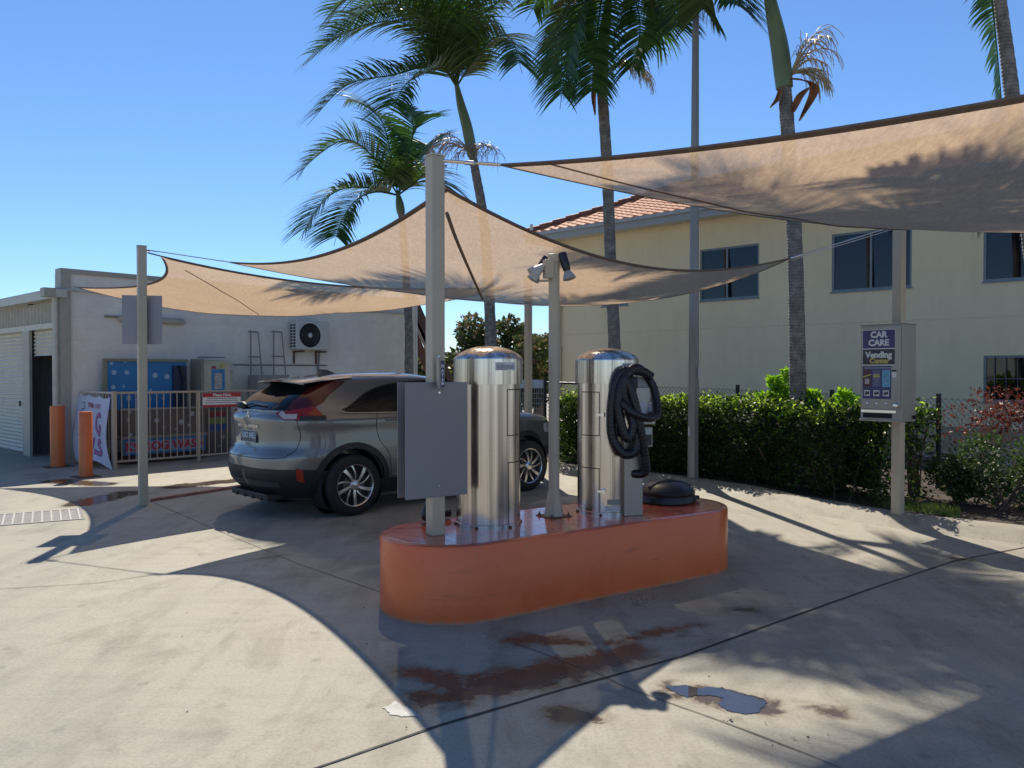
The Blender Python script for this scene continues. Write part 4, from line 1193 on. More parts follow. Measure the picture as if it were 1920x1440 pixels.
# ---- banner on the side return
bn_m = M('banner_cloth', (.56, .56, .66), .7, var=.1, scale=3)
tl, tr_, bl_, br_ = wp(r0 - .05, RY + 1.40, rtop - .03), wp(r0 - .04, RY + .06, rtop - .07), wp(r0 - .16, RY + 1.28, .10), wp(r0 - .05, RY - .06, .02)
bo = wp(r0 - .05, RY + .7, 0)
bnr = thing('banner', 'white cloth banner with childlike purple lettering tied to the railing side', 'banner', bo, 0)
def bpt(u, v):       # u 0..1 left->right, v 0..1 top->bottom
    p = (tl * (1 - u) + tr_ * u) * (1 - v) + (bl_ * (1 - u) + br_ * u) * v
    bulge = .10 * math.sin(math.pi * u) * v + .07 * math.sin(math.pi * v) * math.sin(2.2 * math.pi * u + 1) * v
    p = p - dR * bulge
    p += dL * (.30 * math.sin(math.pi * v * .9) * max(0, .45 - u) - .22 * math.sin(math.pi * v) * max(0, u - .55) * -1.4)
    p.z -= .035 * abs(math.sin(u * math.pi * 3)) * (1 - v) + .14 * (u * (1 - u)) * v * -1 + .05 * v * math.sin(u * 7)
    return p - bo
MB().grid([[bpt(j / 24, i / 30) for j in range(25)] for i in range(31)], True, .002).build('cloth', bn_m, bnr)
pink_m = M('banner_pink', (.48, .16, .30), .7); purp_m = M('banner_purple', (.16, .08, .26), .7); bkm = M('banner_black', (.05, .05, .09), .7); bred = M('banner_red', (.42, .06, .14), .7)
def stroke(pts, w_, m, name='lettering', lift=.006):
    """a brush stroke lying on the cloth; pts in banner (u,v)"""
    P = crom([(u, v, 0) for u, v in pts], 6); rows = [[], []]
    for i, p in enumerate(P):
        d = (P[min(i + 1, len(P) - 1)] - P[max(0, i - 1)]); d.x *= 1.4; d.y *= 1.2
        d = d.normalized() if d.length > 1e-6 else Vector((1, 0, 0)); s_ = Vector((-d.y / 1.4, d.x / 1.2, 0)) * w_
        for r_, sg in ((0, -1), (1, 1)):
            c_ = bpt(p.x + s_.x * sg, p.y + s_.y * sg); rows[r_].append(c_ - dR * lift)
    MB().grid(rows, True).build(name, m, bnr)
for m_q, w_, lf in ((purp_m, .046, .006), (pink_m, .028, .009)):
    stroke([(.78, .30), (.72, .28), (.63, .33), (.60, .42), (.63, .52), (.72, .56), (.78, .55), (.785, .46), (.72, .455)], w_, m_q, lift=lf)
    stroke([(.84, .66), (.76, .68), (.73, .72), (.80, .77), (.83, .82), (.76, .87), (.62, .86)], w_, m_q, lift=lf)
    stroke([(.56, .64), (.55, .72), (.54, .82), (.50, .87)], w_, m_q, lift=lf)
    stroke([(.34, .69), (.26, .74), (.27, .82), (.34, .86)], w_, m_q, lift=lf)
    stroke([(.30, .32), (.30, .52), (.38, .50), (.42, .42), (.38, .34), (.30, .32)], w_, m_q, lift=lf)
def small(s_, u, v, sz, m):
    x = bpt(u + .01, v) - bpt(u - .01, v); y = bpt(u, v - .01) - bpt(u, v + .01)
    text(s_, sz, bnr, m, frame(bpt(u, v) - dR * .02 - dL * 0, x, y), bold=.003)
small('FUN', .44, .135, .11, bred); small('Day', .66, .155, .11, M('banner_rose', (.5, .22, .36), .7))
stroke([(.16, .10), (.24, .10)], .008, bkm, 'doodle'); stroke([(.22, .12), (.25, .19), (.18, .20), (.15, .26), (.19, .27)], .008, bkm, 'doodle')
for cv, rr in ((.34, .045), (.42, .035)):
    stroke([(.24 + rr * 1.6 * math.cos(a * math.pi / 6), cv + rr * math.sin(a * math.pi / 6)) for a in range(13)], .008, bkm, 'doodle')
stroke([(.22, .34), (.25, .35), (.27, .345)], .014, bkm, 'doodle'); stroke([(.20, .56), (.18, .60)], .008, bkm, 'doodle'); stroke([(.26, .56), (.24, .60)], .008, bkm, 'doodle')

# ================================================================== VENDING BOX on the right post
VA = R(-52)
vb = thing('vending_box', 'stainless car care vending box with blue front panel hung on the right post', 'vending machine', (0, 0, 0), VA)
vfx = Vector((math.cos(VA), math.sin(VA), 0)); vfn = Vector((-math.sin(VA), math.cos(VA), 0))   # front faces -local y
zt_ = D(1690, 607, 8.18).z; zb_2 = D(1690, 792, 8.18).z
edge = D(1691, 700, 8.18)
VW, VD, VH = .44, .30, zt_ - zb_2
org = Vector((edge.x, edge.y, zb_2)) - vfx * VW
vb.location = org
case = MB().bx(0, VW, 0, VD, 0, VH).build('cabinet', stain_flat, vb, .004)
MB().bx(-.008, VW + .006, -.012, VD, VH - .001, VH + .012).build('lid', stain_flat, vb, .002)
dr = MB().bx(.012, VW - .008, -.018, -.001, .13, VH - .015).build('door', stain_flat, vb, .004)
navy = M('vending_navy', (.035, .035, .14), .3, var=.08); blk2 = M('vending_black', (.02, .015, .028), .3)
PX0, PX1 = .034, VW - .062
MB().bx(PX0, PX1, -.021, -.0185, VH - .245, VH - .055).build('title_panel', navy, dr)
MB().bx(PX0, PX1, -.021, -.0185, VH - .415, VH - .255).build('title_panel', blk2, dr)
MB().bx(PX0 - .004, PX1 + .004, -.0205, -.0184, VH - .425, VH - .05).build('title_backing', white_m, dr)
p2 = MB().bx(PX0, PX1 - .04, -.021, -.0185, .235, VH - .43).build('product_panel', navy, dr)
gold = M('gold_letter', (.55, .42, .12), .4)
cxm = (PX0 + PX1) / 2
text('CAR', .088, dr, white_m, frame((cxm, -.022, VH - .105), (1, 0, 0), (0, 0, 1)), bold=.004)
text('CARE', .088, dr, white_m, frame((cxm, -.022, VH - .190), (1, 0, 0), (0, 0, 1)), bold=.004)
text('Vending', .088, dr, white_m, frame((cxm, -.022, VH - .315), (1, 0, 0), (0, 0, 1)), bold=.004, sx=.98)
text('Center', .072, dr, gold, frame((cxm + .01, -.0235, VH - .378), (1, 0, 0), (0, 0, 1)), bold=.004)
MB().bx(PX0 + .02, PX1 - .02, -.0225, -.0205, VH - .455, VH - .445).build('text_line', M('pale_ink', (.35, .35, .45), .5), p2)
pw = (PX1 - .04 - PX0) / 3
for i, (ccol, acc) in enumerate((((.09, .03, .05), (.55, .50, .08)), ((.10, .11, .22), (.45, .42, .10)), ((.14, .36, .55), (.40, .60, .75)))):
    a_ = PX0 + pw * i + .008; b_ = PX0 + pw * (i + 1) - .008; zt2, zb3 = VH - .47, .36
    cdp = MB().bx(a_, b_, -.0235, -.0212, zb3, zt2).build('product_card', M('card_%s' % 'abc'[i], ccol, .4, var=.35 if i == 2 else .1, scale=30), p2)
    if i == 0:
        MB().add([(a_, -.0242, zb3 + .11), (b_, -.0242, zb3 + .135), (b_, -.0242, zt2 - .055), (a_, -.0242, zt2 - .08)], [(0, 1, 2, 3)]).build('yellow_flash', M('flash_yellow', acc, .4), cdp)
        MB().bx(a_ + .02, b_ - .02, -.0245, -.0236, zb3 + .03, zb3 + .085).build('product_picture', M('picture_pale', (.45, .42, .42), .4, var=.5, scale=60), cdp)
    if i == 1:
        text('BIG', .045, cdp, gold, frame(((a_ + b_) / 2, -.0245, zt2 - .065), (1, 0, .05), (0, 0, 1)), bold=.003)
        for j in range(5):
            MB().bx(a_ + .015, b_ - .015, -.0243, -.0236, zb3 + .02 + j * .028, zb3 + .028 + j * .028).build('text_line', M('pale_ink2', (.25, .25, .33), .5), cdp)
    MB().bx(a_ + .01, b_ - .012, -.0235, -.0212, .265, .325).build('price_tag', white_m, p2)
    text('$4', .045, p2, dark_m, frame(((a_ + b_) / 2, -.0240, .295), (1, 0, 0), (0, 0, 1)), bold=.003)
    MB().lathe([(.014, 0), (.012, .008), (0, .010)], 12, (a_ + .045, -.018, .185), Matrix.Rotation(R(90), 3, 'X')).build('push_button', chrome_m, dr)
MB().bx(PX1 - .03, PX1 + .015, -.0215, -.0185, VH - .55, VH - .47).build('coin_label', white_m, dr)
MB().bx(PX1 - .03, PX1 + .015, -.0235, -.0216, VH - .49, VH - .472).build('coin_slot', dark_m, dr)
MB().lathe([(.025, 0), (.025, .03), (.018, .04), (0, .042)], 16, (VW - .045, -.018, .17), Matrix.Rotation(R(90), 3, 'X')).build('door_lock', chrome_m, dr)
MB().bx(.03, VW - .10, -.004, .0, .035, .085).build('dispensing_slot', dark_m, vb)
MB().bx(.0, VW, -.03, 0, .0, .022).build('delivery_lip', stain_flat, vb, .003)
MB().bx(.02, VW - .05, -.022, -.002, .092, .118).build('hinge_bar', chrome_m, vb)
MB().box((VW + .01, VD - .03, .045), (.03, .05, .04)).build('hasp', dark_m, vb, .004)

# ================================================================== LIGHT POLE
pp = G(1299.5, 897, .09)
pl = thing('light_pole', 'tall galvanised tapering light pole rising from the edge of the hedge', 'light pole', pp, 0)
lean = .0
top_ = D(1304.5, 28, pp.y + .0); 
pole_m = M('pole_galvanised', (.27, .26, .25), .5, .25, var=.18, scale=2.5, sc=(1, 1, .3))
MB().tube([(0, 0, 0), ((top_.x - pp.x) * 1.25, 0, (top_.z - pp.z) * 1.25)], [.082, .040], 8, True, False).build('shaft', pole_m, pl)
MB().bx(.045, .075, -.085, -.070, 1.45, 1.60).build('access_sticker', M('sticker_pale', (.45, .47, .48), .5), pl)
MB().bx(-.085, -.06, -.08, -.062, .62, .74).build('access_sticker', M('sticker_pale', (.45, .47, .48), .5), pl)

# ================================================================== CHAIN-LINK FENCE and gate
fpts = [D(1022, 717, 15.6), D(1210, 723, 14.0), D(1383, 729, 12.75), D(1560, 737, 11.7), D(1760, 745, 10.6), D(1990, 756, 9.6)]
cf = thing('chain_link_fence', 'black chain link fence with wire top running behind the hedge', 'fence', (fpts[0].x, fpts[0].y, 0), 0)
wirem = M('fence_wire', (.05, .05, .055), .5, .3); fpost = M('fence_post_black', (.015, .015, .018), .5)
fo = Vector((fpts[0].x, fpts[0].y, 0))
q = MB()
for a, b in zip(fpts, fpts[1:]):
    L = (Vector((b.x, b.y, 0)) - Vector((a.x, a.y, 0))).length; Hh = 1.3; pit = .075
    def at(s_, h_):
        p = a.lerp(b, s_ / L); return Vector((p.x, p.y, p.z - Hh + h_)) - fo
    k = int((L + Hh) / pit)
    for i in range(-int(Hh / pit) - 1, k):
        for sg in (1, -1):
            s0, s1_, hh0, hh1 = i * pit, i * pit + Hh, 0.0, Hh
            if s0 < 0: hh0 = -s0; s0 = 0
            if s1_ > L: hh1 = Hh - (s1_ - L); s1_ = L
            if hh1 <= hh0: continue
            p_, r_ = at(s0 if sg > 0 else L - s0, hh0), at(s1_ if sg > 0 else L - s1_, hh1)
            q.tube([p_, r_], .0028, 3, False)
q.build('mesh', wirem, cf)
q = MB(); q.tube([p - fo + Vector((0, 0, -.02)) for p in fpts], .0035, 5); q.build('top_wire', M('wire_bright', (.25, .25, .25), .4, .5), cf)
MB().tube([fpts[0] - fo, fpts[1] - fo], .02, 8).build('top_rail', fpost, cf)
for p in (D(1383, 727, 12.75), D(1560, 737, 11.7), D(1760, 745, 10.6), D(1022, 712, 15.6)):
    MB().tube([Vector((p.x, p.y, 0)) - fo, p - fo + Vector((0, 0, .05))], .032, 10).build('post', fpost, cf)
g1, g2 = D(968, 712, 15.9), D(1019, 712, 15.7)
gt = thing('mesh_gate', 'pale blue grey mesh panel gate with solid top beyond the parked car', 'gate', (g1.x, g1.y, 0), math.atan2(g2.y - g1.y, g2.x - g1.x))
gw_ = (g2 - g1).length; gz = g1.z
gm = M('gate_pale', (.40, .45, .52), .45)
MB().bx(0, gw_, -.015, .015, gz - .16, gz).build('top_panel', gm, gt)
q = MB()
for i in range(13): q.bx(gw_ * i / 12 - .005, gw_ * i / 12 + .005, -.005, .005, .1, gz - .16)
for i in range(14): q.bx(0, gw_, .006, .012, .1 + i * .1, .11 + i * .1)
q.build('wire_grid', M('gate_wire', (.25, .27, .30), .5), gt)
MB().bx(0, .04, -.02, .02, 0, gz).build('gate_stile', gm, gt)
# ================================================================== PARKED CAR
CS = 1.03; CA = R(43.5)
cdx, cdy = math.cos(CA), math.sin(CA)
rw = G(665, 967)
corg = Vector((rw.x, rw.y, 0)) + Vector((cdx, cdy, 0)) * 1.335 * CS + Vector((-cdy, cdx, 0)) * .87 * CS
car = thing('parked_car', 'grey compact SUV parked under the tan sail, seen from behind its right rear corner', 'car', corg, CA)
ZK = .985
Wt = [(.18, .76), (.30, .83), (.42, .875), (.55, .895), (.70, .90), (.80, .893), (.90, .885), (.955, .893), (1.0, .878), (1.06, .845), (1.12, .822), (1.25, .768), (1.38, .705), (1.48, .645), (1.54, .59), (1.585, .51), (1.62, .38), (1.645, .20), (1.652, .02)]
XRt_ = [(.18, 1.95), (.28, 2.14), (.40, 2.25), (.52, 2.285), (.64, 2.285), (.70, 2.262), (.735, 2.215), (.82, 2.20), (.92, 2.215), (.985, 2.225), (1.03, 2.205), (1.075, 2.14), (1.15, 2.06), (1.25, 1.94), (1.38, 1.755), (1.46, 1.64), (1.51, 1.575), (1.545, 1.53), (1.585, 1.40), (1.62, 1.15), (1.645, .85), (1.652, .1)]
XRt = [(z_, x_ * (.965 if z_ < 1.04 else 1 - .035 * max(0, (1.30 - z_) / .26) if z_ < 1.30 else 1)) for z_, x_ in XRt_]
XFt = [(.18, 2.02), (.30, 2.15), (.50, 2.24), (.70, 2.24), (.82, 2.19), (.90, 2.05), (.945, 1.75), (.975, 1.40), (1.0, 1.15), (1.06, 1.0), (1.25, .70), (1.45, .38), (1.54, .20), (1.585, .05), (1.62, -.12), (1.645, -.30), (1.652, -.45)]
NRt = [(.18, 3.2), (.5, 3.6), (.9, 3.8), (1.05, 4.0), (1.3, 5.0), (1.5, 5.2), (1.66, 3.2)]
NFt = [(.18, 3.0), (.8, 3.4), (.95, 4.2), (1.5, 3.4), (1.66, 2.6)]
def cW(z): return smooth_table(Wt, z)
def csurf(phi, z, side=-1):
    """phi degrees from rear centre (0) round the side (90) to the nose (180)"""
    a = R(phi); c, s = math.cos(a), math.sin(a)
    n_ = lerp_table(NRt, z) if c >= 0 else lerp_table(NFt, z)
    ext = smooth_table(XRt, z) if c >= 0 else smooth_table(XFt, z)
    x0 = -.35
    e = (ext + x0) if c >= 0 else (ext - x0)
    x = x0 - math.copysign(abs(c) ** (2 / n_), c) * e
    y = side * cW(z) * abs(s) ** (2 / n_)
    return Vector((x, y, z))
def phi_of_x(x, z):
    x0 = -.35
    if x <= x0:
        e = smooth_table(XRt, z) + x0; n_ = lerp_table(NRt, z); k = min(1, (x0 - x) / e); return math.degrees(math.acos(k ** (n_ / 2)))
    e = smooth_table(XFt, z) - x0; n_ = lerp_table(NFt, z); k = min(1, (x - x0) / e); return 180 - math.degrees(math.acos(k ** (n_ / 2)))
def phi_of_y(y, z):
    n_ = lerp_table(NRt, z); k = min(1, abs(y) / cW(z)); return math.degrees(math.asin(k ** (n_ / 2)))
ZM = [(0, 0), (.40, .40), (.70, .73), (.95, 1.06), (1.05, 1.18), (1.25, 1.345), (1.5, 1.528), (1.60, 1.600), (1.70, 1.692)]
def zmap(z): return smooth_table(ZM, z)
def zinv(z):
    lo, hi = 0.0, 1.7
    for _ in range(30):
        m_ = (lo + hi) / 2
        if zmap(m_) < z: lo = m_
        else: hi = m_
    return lo
def sc(p): return Vector((p.x * CS, p.y * CS, zmap(p.z) * ZK))
def cpt(phi, z, off, side=-1):
    e = .6
    p = csurf(phi, z, side)
    du = csurf(phi + e, z, side) - csurf(phi - e, z, side)
    dv = csurf(phi, min(1.651, z + .006), side) - csurf(phi, z - .006, side)
    nn = du.cross(dv)
    if nn.length < 1e-9: nn = Vector((0, 0, 1))
    nn.normalize()
    if nn.dot(Vector((p.x * .2, p.y, (z - .8) * .4)) ) < 0 and abs(phi) > 60: nn = -nn
    elif abs(phi) <= 60 and nn.x > 0: nn = -nn
    q_ = sc(p); return q_ + Vector((nn.x, nn.y, nn.z)) * off * 1.02
def paint():
    m, t, b, o = nt('car_grey_metallic')
    tc = N(t, 'ShaderNodeTexCoord').outputs['Object']
    n1 = noise(t, tc, 900, 2, .5); n2 = noise(t, tc, 2.5, 5, .6)
    t.links.new(ramp(t, n1, [(.3, (.145, .15, .152)), (.7, (.215, .22, .222))]), b.inputs['Base Color'])
    b.inputs['Metallic'].default_value = .55
    t.links.new(ramp(t, n2, [(.3, .30), (.7, .40)]), b.inputs['Roughness'])
    b.inputs['Coat Weight'].default_value = 1; b.inputs['Coat Roughness'].default_value = .03
    return m
paint_m = paint()
clad_m = M('car_black_plastic', (.018, .018, .02), .5, var=.2)
cglass = M('car_glass', (.006, .007, .010), .03, spec=.32, rvar=.01)
rim_m = M('alloy_silver', (.62, .62, .63), .28, .9)
tyre_m = M('tyre_rubber', (.016, .015, .016), .75, var=.2)
# body shell
NPH = 72; zs = []
for (a, b) in zip([k[0] for k in XRt], [k[0] for k in XRt][1:]):
    k = max(1, int(round((b - a) / .028)))
    zs += [a + (b - a) * i / k for i in range(k)]
zs.append(1.652)
phs = []
for i in range(NPH + 1):
    u = i / NPH * 180; phs.append(u + 14 * math.sin(R(4 * u)) * .5)
mb = MB(); rows = []
for z in zs:
    ring = [sc(csurf(p, z, -1)) for p in phs] + [sc(csurf(p, z, 1)) for p in reversed(phs[1:-1])]
    rows.append(ring)
nr = len(rows[0]); o0 = 0
for r_ in rows: mb.v += [tuple(p) for p in r_]
for i in range(len(rows) - 1):
    for j in range(nr):
        mb.f.append((i * nr + j, (i + 1) * nr + j, (i + 1) * nr + (j + 1) % nr, i * nr + (j + 1) % nr)); mb.sm.append(True)
mb.f.append(tuple(range(nr))); mb.sm.append(False)
mb.f.append(tuple((len(rows) - 1) * nr + j for j in reversed(range(nr)))); mb.sm.append(True)
body = mb.build('body', paint_m, car)
bmx = bmesh.new(); bmx.from_mesh(body.data); bmesh.ops.recalc_face_normals(bmx, faces=bmx.faces); bmx.to_mesh(body.data); bmx.free()
WX = (-1.335 * CS, 1.335 * CS); WR = .345 * 1.0; WZ = WR
cut = MB()
q90x = Matrix.Rotation(R(90), 3, 'X')
for x in WX:
    for s_ in (-1, 1):
        cut.lathe([(.405, -.20), (.405, .25)], 40, (x, s_ * .82, WZ + .01), q90x)
cuto = cut.build('cutter', clad_m, car)
bo_ = body.modifiers.new('arches', 'BOOLEAN'); bo_.operation = 'DIFFERENCE'; bo_.object = cuto; bo_.solver = 'EXACT'
bpy.context.view_layer.update()
dgx = bpy.context.evaluated_depsgraph_get()
nm = bpy.data.meshes.new_from_object(body.evaluated_get(dgx)); body.modifiers.clear(); body.data = nm
bpy.data.objects.remove(cuto)
for x in WX:
    for s_ in (-1, 1):
        q = MB(); P = []
        for yy in (.86, .55):
            P.append([(x + .400 * math.cos(R(a)), s_ * yy, WZ + .01 + .400 * math.sin(R(a))) for a in range(-40, 221, 10)])
        q.grid(P, True); q.lathe([(0, 0), (.40, 0)], 30, (x, s_ * .57, WZ + .01), q90x)
        q.build('wheel_well', dark_m, car)
def patch(phis, zb, zt, off, mat, name, parent=car, side=-1, nz=10, thick=.006):
    P = []
    for i in range(nz + 1):
        P.append([cpt(p, zb(p) + (zt(p) - zb(p)) * i / nz, off, side) for p in phis])
    return MB().grid(P, True).build(name, mat, parent)
def lin(a, b, n_): return [a + (b - a) * i / n_ for i in range(n_ + 1)]
# lower black cladding: bumper and sills
for s_ in (-1, 1):
    def zt_f(p):
        x = csurf(p, .5).x
        return lerp_table([(-2.4, .56), (-1.86, .55), (-1.70, .54), (-1.0, .40), (1.0, .40), (1.75, .56), (2.3, .62)], x)
    patch(lin(0, 180, 120), lambda p: .22, zt_f, .008, clad_m, 'bumper_cladding' if s_ < 0 else 'bumper_cladding', side=s_)
    # wheel arch trims
    for x in WX:
        P = [[], [], [], []]
        for a in range(-14, 195, 4):
            for r_, (rr, of) in enumerate(((.402, -.03), (.402, .012), (.47, .012), (.472, -.002))):
                xx, zz = x / CS + rr / CS * math.cos(R(a)), zinv((WZ + .01 + rr * math.sin(R(a))) / ZK)
                zz = max(.2, zz)
                P[r_].append(cpt(phi_of_x(xx, zz), zz, of, s_))
        MB().grid(P, True).build('arch_trim', clad_m, car)
# side glass
sg_b = [(-1.42, 1.055), (-1.30, 1.045), (.3, 1.02), (.92, 1.0)]
sg_t = [(-1.42, 1.075), (-1.30, 1.16), (-1.12, 1.30), (-.95, 1.385), (-.7, 1.45), (-.2, 1.495), (.2, 1.47), (.5, 1.31), (.78, 1.13), (.92, 1.01)]
def side_patch(x0_, x1_, ft, fb, off, m, name, s_, n_=40, nz=8):
    P = []
    for i in range(nz + 1):
        r_ = []
        for k in range(n_ + 1):
            x = x0_ + (x1_ - x0_) * k / n_; zz = fb(x) + (ft(x) - fb(x)) * i / nz
            r_.append(cpt(phi_of_x(x, zz), zz, off, s_))
        P.append(r_)
    return MB().grid(P, True).build(name, m, car)
for s_ in (-1, 1):
    side_patch(-1.42, .92, lambda x: smooth_table(sg_t, x), lambda x: lerp_table(sg_b, x), .004, cglass, 'side_window', s_)
    ln = [cpt(phi_of_x(x, lerp_table(sg_b, x) - .008), lerp_table(sg_b, x) - .008, .008, s_) for x in lin(-1.45, .92, 30)]
    MB().tube(ln, .007, 6).build('window_trim', chrome_m, car)
    lt_ = [cpt(phi_of_x(x, smooth_table(sg_t, x) + .006), smooth_table(sg_t, x) + .006, .006, s_) for x in lin(-1.44, .9, 40)]
    MB().tube(lt_, .009, 6).build('window_surround', clad_m, car)
    for x in (-.32,):
        MB().grid([[cpt(phi_of_x(x + dx_, z), z, .007, s_) for z in lin(1.03, 1.49, 8)] for dx_ in (-.05, .05)], True).build('door_pillar', clad_m, car)
    # seams and handles
    for pts in ([(-1.02, 1.05), (-1.06, .95), (-1.02, .80), (-.90, .66), (-.86, .45)], [(-.33, 1.03), (-.34, .8), (-.30, .42)], [(.95, 1.0), (1.0, .75), (.92, .42)], [(-.86, .45), (-.86, .43)]):
        q = MB(); q.tube([cpt(phi_of_x(x, z), z, .0, s_) for x, z in [(p.x, p.y) for p in crom([(a, b, 0) for a, b in pts], 6)]], .004, 4); q.build('panel_gap', dark_m, car)
    for hx in (-.82, .28):
        q = MB(); q.tube([cpt(phi_of_x(hx + d_, .965), .965, .006 + .022 * math.sin(math.pi * k / 6), s_) for k, d_ in enumerate(lin(-.11, .11, 6))], .013, 8); q.build('door_handle', paint_m, car)
    q = MB(); q.tube([cpt(phi_of_x(x, .985), .985, .0, s_) for x in lin(-1.95, 1.0, 30)], .009, 6); q.build('shoulder_crease', paint_m, car)
    MB().tube([cpt(phi_of_x(x, .44), .44, .013, s_) for x in lin(-.85, .85, 16)], .008, 6).build('sill_trim', M('sill_silver', (.3, .3, .3), .4, .6), car)
    m_ = MB(); m_.lathe([(0, -.09), (.06, -.08), (.085, -.02), (.08, .05), (.04, .08), (0, .085)], 14, sc(Vector((.62, s_ * 1.0, 1.04))), Matrix.Rotation(R(90), 3, 'X'))
    m_.build('door_mirror', paint_m, car)
# rear glass
P = []
for i in range(13):
    z = 1.085 + (1.50 - 1.085) * i / 12; r_ = []
    for k in range(25):
        y = -1 + 2 * k / 24
        ym = cW(z) * lerp_table([(1.08, .86), (1.2, .92), (1.5, .95)], z)
        r_.append(cpt(phi_of_y(y * ym, z), z, .005, -1 if y <= 0 else 1))
    P.append(r_)
MB().grid(P, True).build('rear_window', cglass, car)
# tail lights: low band wrapping the corner and an arm rising beside the glass
tl_m = M('tail_red', (.24, .008, .008), .2, coat=.25, var=.15, scale=12)
tlw = M('tail_clear', (.45, .40, .40), .15, coat=1, var=.3, scale=30)
for s_ in (-1, 1):
    ph0 = phi_of_y(.50, 1.03); ph1 = phi_of_x(-1.64, 1.03)
    zb = lambda p: lerp_table([(ph0, 1.045), (ph0 + (ph1 - ph0) * .25, .985), (ph1, .99)], p)
    zt = lambda p: lerp_table([(ph0, 1.055), (ph0 + (ph1 - ph0) * .45, 1.10), (ph0 + (ph1 - ph0) * .75, 1.13), (ph1, 1.005)], p)
    tail = patch(lin(ph0, ph1, 24), zb, zt, .012, tl_m, 'tail_light', side=s_)
    patch(lin(ph0 + (ph1 - ph0) * .10, ph0 + (ph1 - ph0) * .50, 12), lambda p: zb(p) + .008, lambda p: zb(p) + .05, .016, tlw, 'reversing_lens', tail, s_)
    patch(lin(ph0 + (ph1 - ph0) * .55, ph1, 12), lambda p: zb(p) - .002, lambda p: zb(p) + .03, .015, clad_m, 'lamp_base', tail, s_)
    P = []
    for z in lin(1.09, 1.50, 14):
        ya = cW(z) * lerp_table([(1.08, .86), (1.2, .92), (1.5, .95)], z); pa = phi_of_y(ya, z)
        xb = lerp_table([(1.09, -1.98), (1.2, -1.90), (1.35, -1.73), (1.5, -1.52)], z); pb = phi_of_x(xb, z)
        P.append([cpt(pa + (pb - pa) * k / 8, z, .009, s_) for k in range(9)])
    MB().grid(P, True).build('light_arm', M('tail_dark_red', (.06, .004, .006), .2, coat=.3), tail)
    pr_ = phi_of_y(.70, .5)
    patch(lin(pr_, pr_ + 4.5, 4), lambda p: .44 - (p - pr_) * .006, lambda p: .57 - (p - pr_) * .006, .016, M('reflector_red', (.30, .03, .012), .2), 'reflector', side=s_)
# spoiler
P = []
for j in range(21):
    y = -.57 + 1.14 * j / 20; e = 1 - (abs(y) / .60) ** 4; dz_ = .050 * (abs(y) / .57) ** 2.4
    P.append([Vector((-1.15, y * .98, 1.618 - dz_)), Vector((-1.40, y, 1.588 - dz_)), Vector((-1.62, y, 1.553 - dz_)), Vector((-1.76 - .08 * e, y * .98, 1.522 - dz_)), Vector((-1.76 - .08 * e, y * .98, 1.500 - dz_)), Vector((-1.60, y * .96, 1.488 - dz_))])
P = [[sc(p) for p in r] for r in P]
MB().grid(P, True).build('spoiler', paint_m, car)
MB().bx(-1.868 * CS, -1.80 * CS, -.17, .17, zmap(1.503) * ZK, zmap(1.503) * ZK + .016).build('brake_light', M('brake_red', (.12, .008, .01), .2), car)
# roof antenna, wiper hub
P = []
for x, h in ((-1.30, .0), (-1.27, .075), (-1.16, .07), (-1.06, .03), (-1.0, .0)):
    P.append([(x * CS, .028 * k * (1 - abs(k) * .0), (zmap(1.600) + h * (1 - abs(k))) * ZK) for k in (-1, -.5, 0, .5, 1)])
MB().grid(P, True).build('roof_antenna', M('antenna_grey', (.08, .085, .10), .3, coat=.5), car)
wm = cpt(phi_of_y(.28, 1.10), 1.10, .03, 1)
MB().tube([wm + Vector((0, -.10, 0)), wm + Vector((-.01, -.05, .01)), wm + Vector((-.01, .05, .01)), wm + Vector((0, .10, 0))], [.02, .04, .04, .02], 10).build('wiper_hub', black_m, car)
MB().tube([wm, cpt(phi_of_y(.05, 1.14), 1.14, .02, 1), cpt(phi_of_y(-.25, 1.12), 1.12, .015, -1)], .008, 6).build('wiper_arm', black_m, car)
# tailgate details
def rp(y, z, off=.0): return cpt(phi_of_y(y, z), z, off, -1 if y <= 0 else 1)
q = MB(); q.tube([rp(y, 1.065, .004) for y in lin(-.52, .52, 16)], .012, 6); q.build('tailgate_garnish', M('garnish_bright', (.5, .5, .48), .2, .9), car)
for ya_, pts in (('seam', [(-.70, .985), (-.70, .82), (-.66, .70), (-.55, .665), (0, .655), (.55, .665), (.66, .70), (.70, .82), (.70, .985)]),):
    MB().tube([rp(p.x, p.y, .001) for p in crom([(a, b, 0) for a, b in pts], 5)], .005, 4).build('panel_gap', dark_m, car)
pm = rp(0, .825, .012); pxd = (rp(-.1, .80) - rp(.1, .80)).normalized()
npl = MB().box((0, 0, 0), (.372, .136, .006)).build('number_plate', M('plate_dark', (.035, .045, .055), .4), car)
fmx = frame(pm + Vector((-.012, 0, 0)), pxd, Vector((0, 0, 1)) + Vector((.12, 0, 0)))
npl.matrix_local = fmx
plq = M('plate_letter', (.50, .55, .60), .4)
text('1BO MEL', .088, npl, plq, Matrix.Translation((0, .008, .004)), bold=.002, sx=.98)
for (a, b, c_, d_) in ((-.186, .186, .062, .068), (-.186, .186, -.068, -.062), (-.186, -.18, -.062, .062), (.18, .186, -.062, .062)):
    MB().bx(a, b, c_, d_, .003, .005).build('plate_border', plq, npl)
em = rp(0, 1.015, .006)
fme = frame(em + Vector((-.004, 0, 0)), pxd, Vector((.1, 0, 1)))
q = MB()
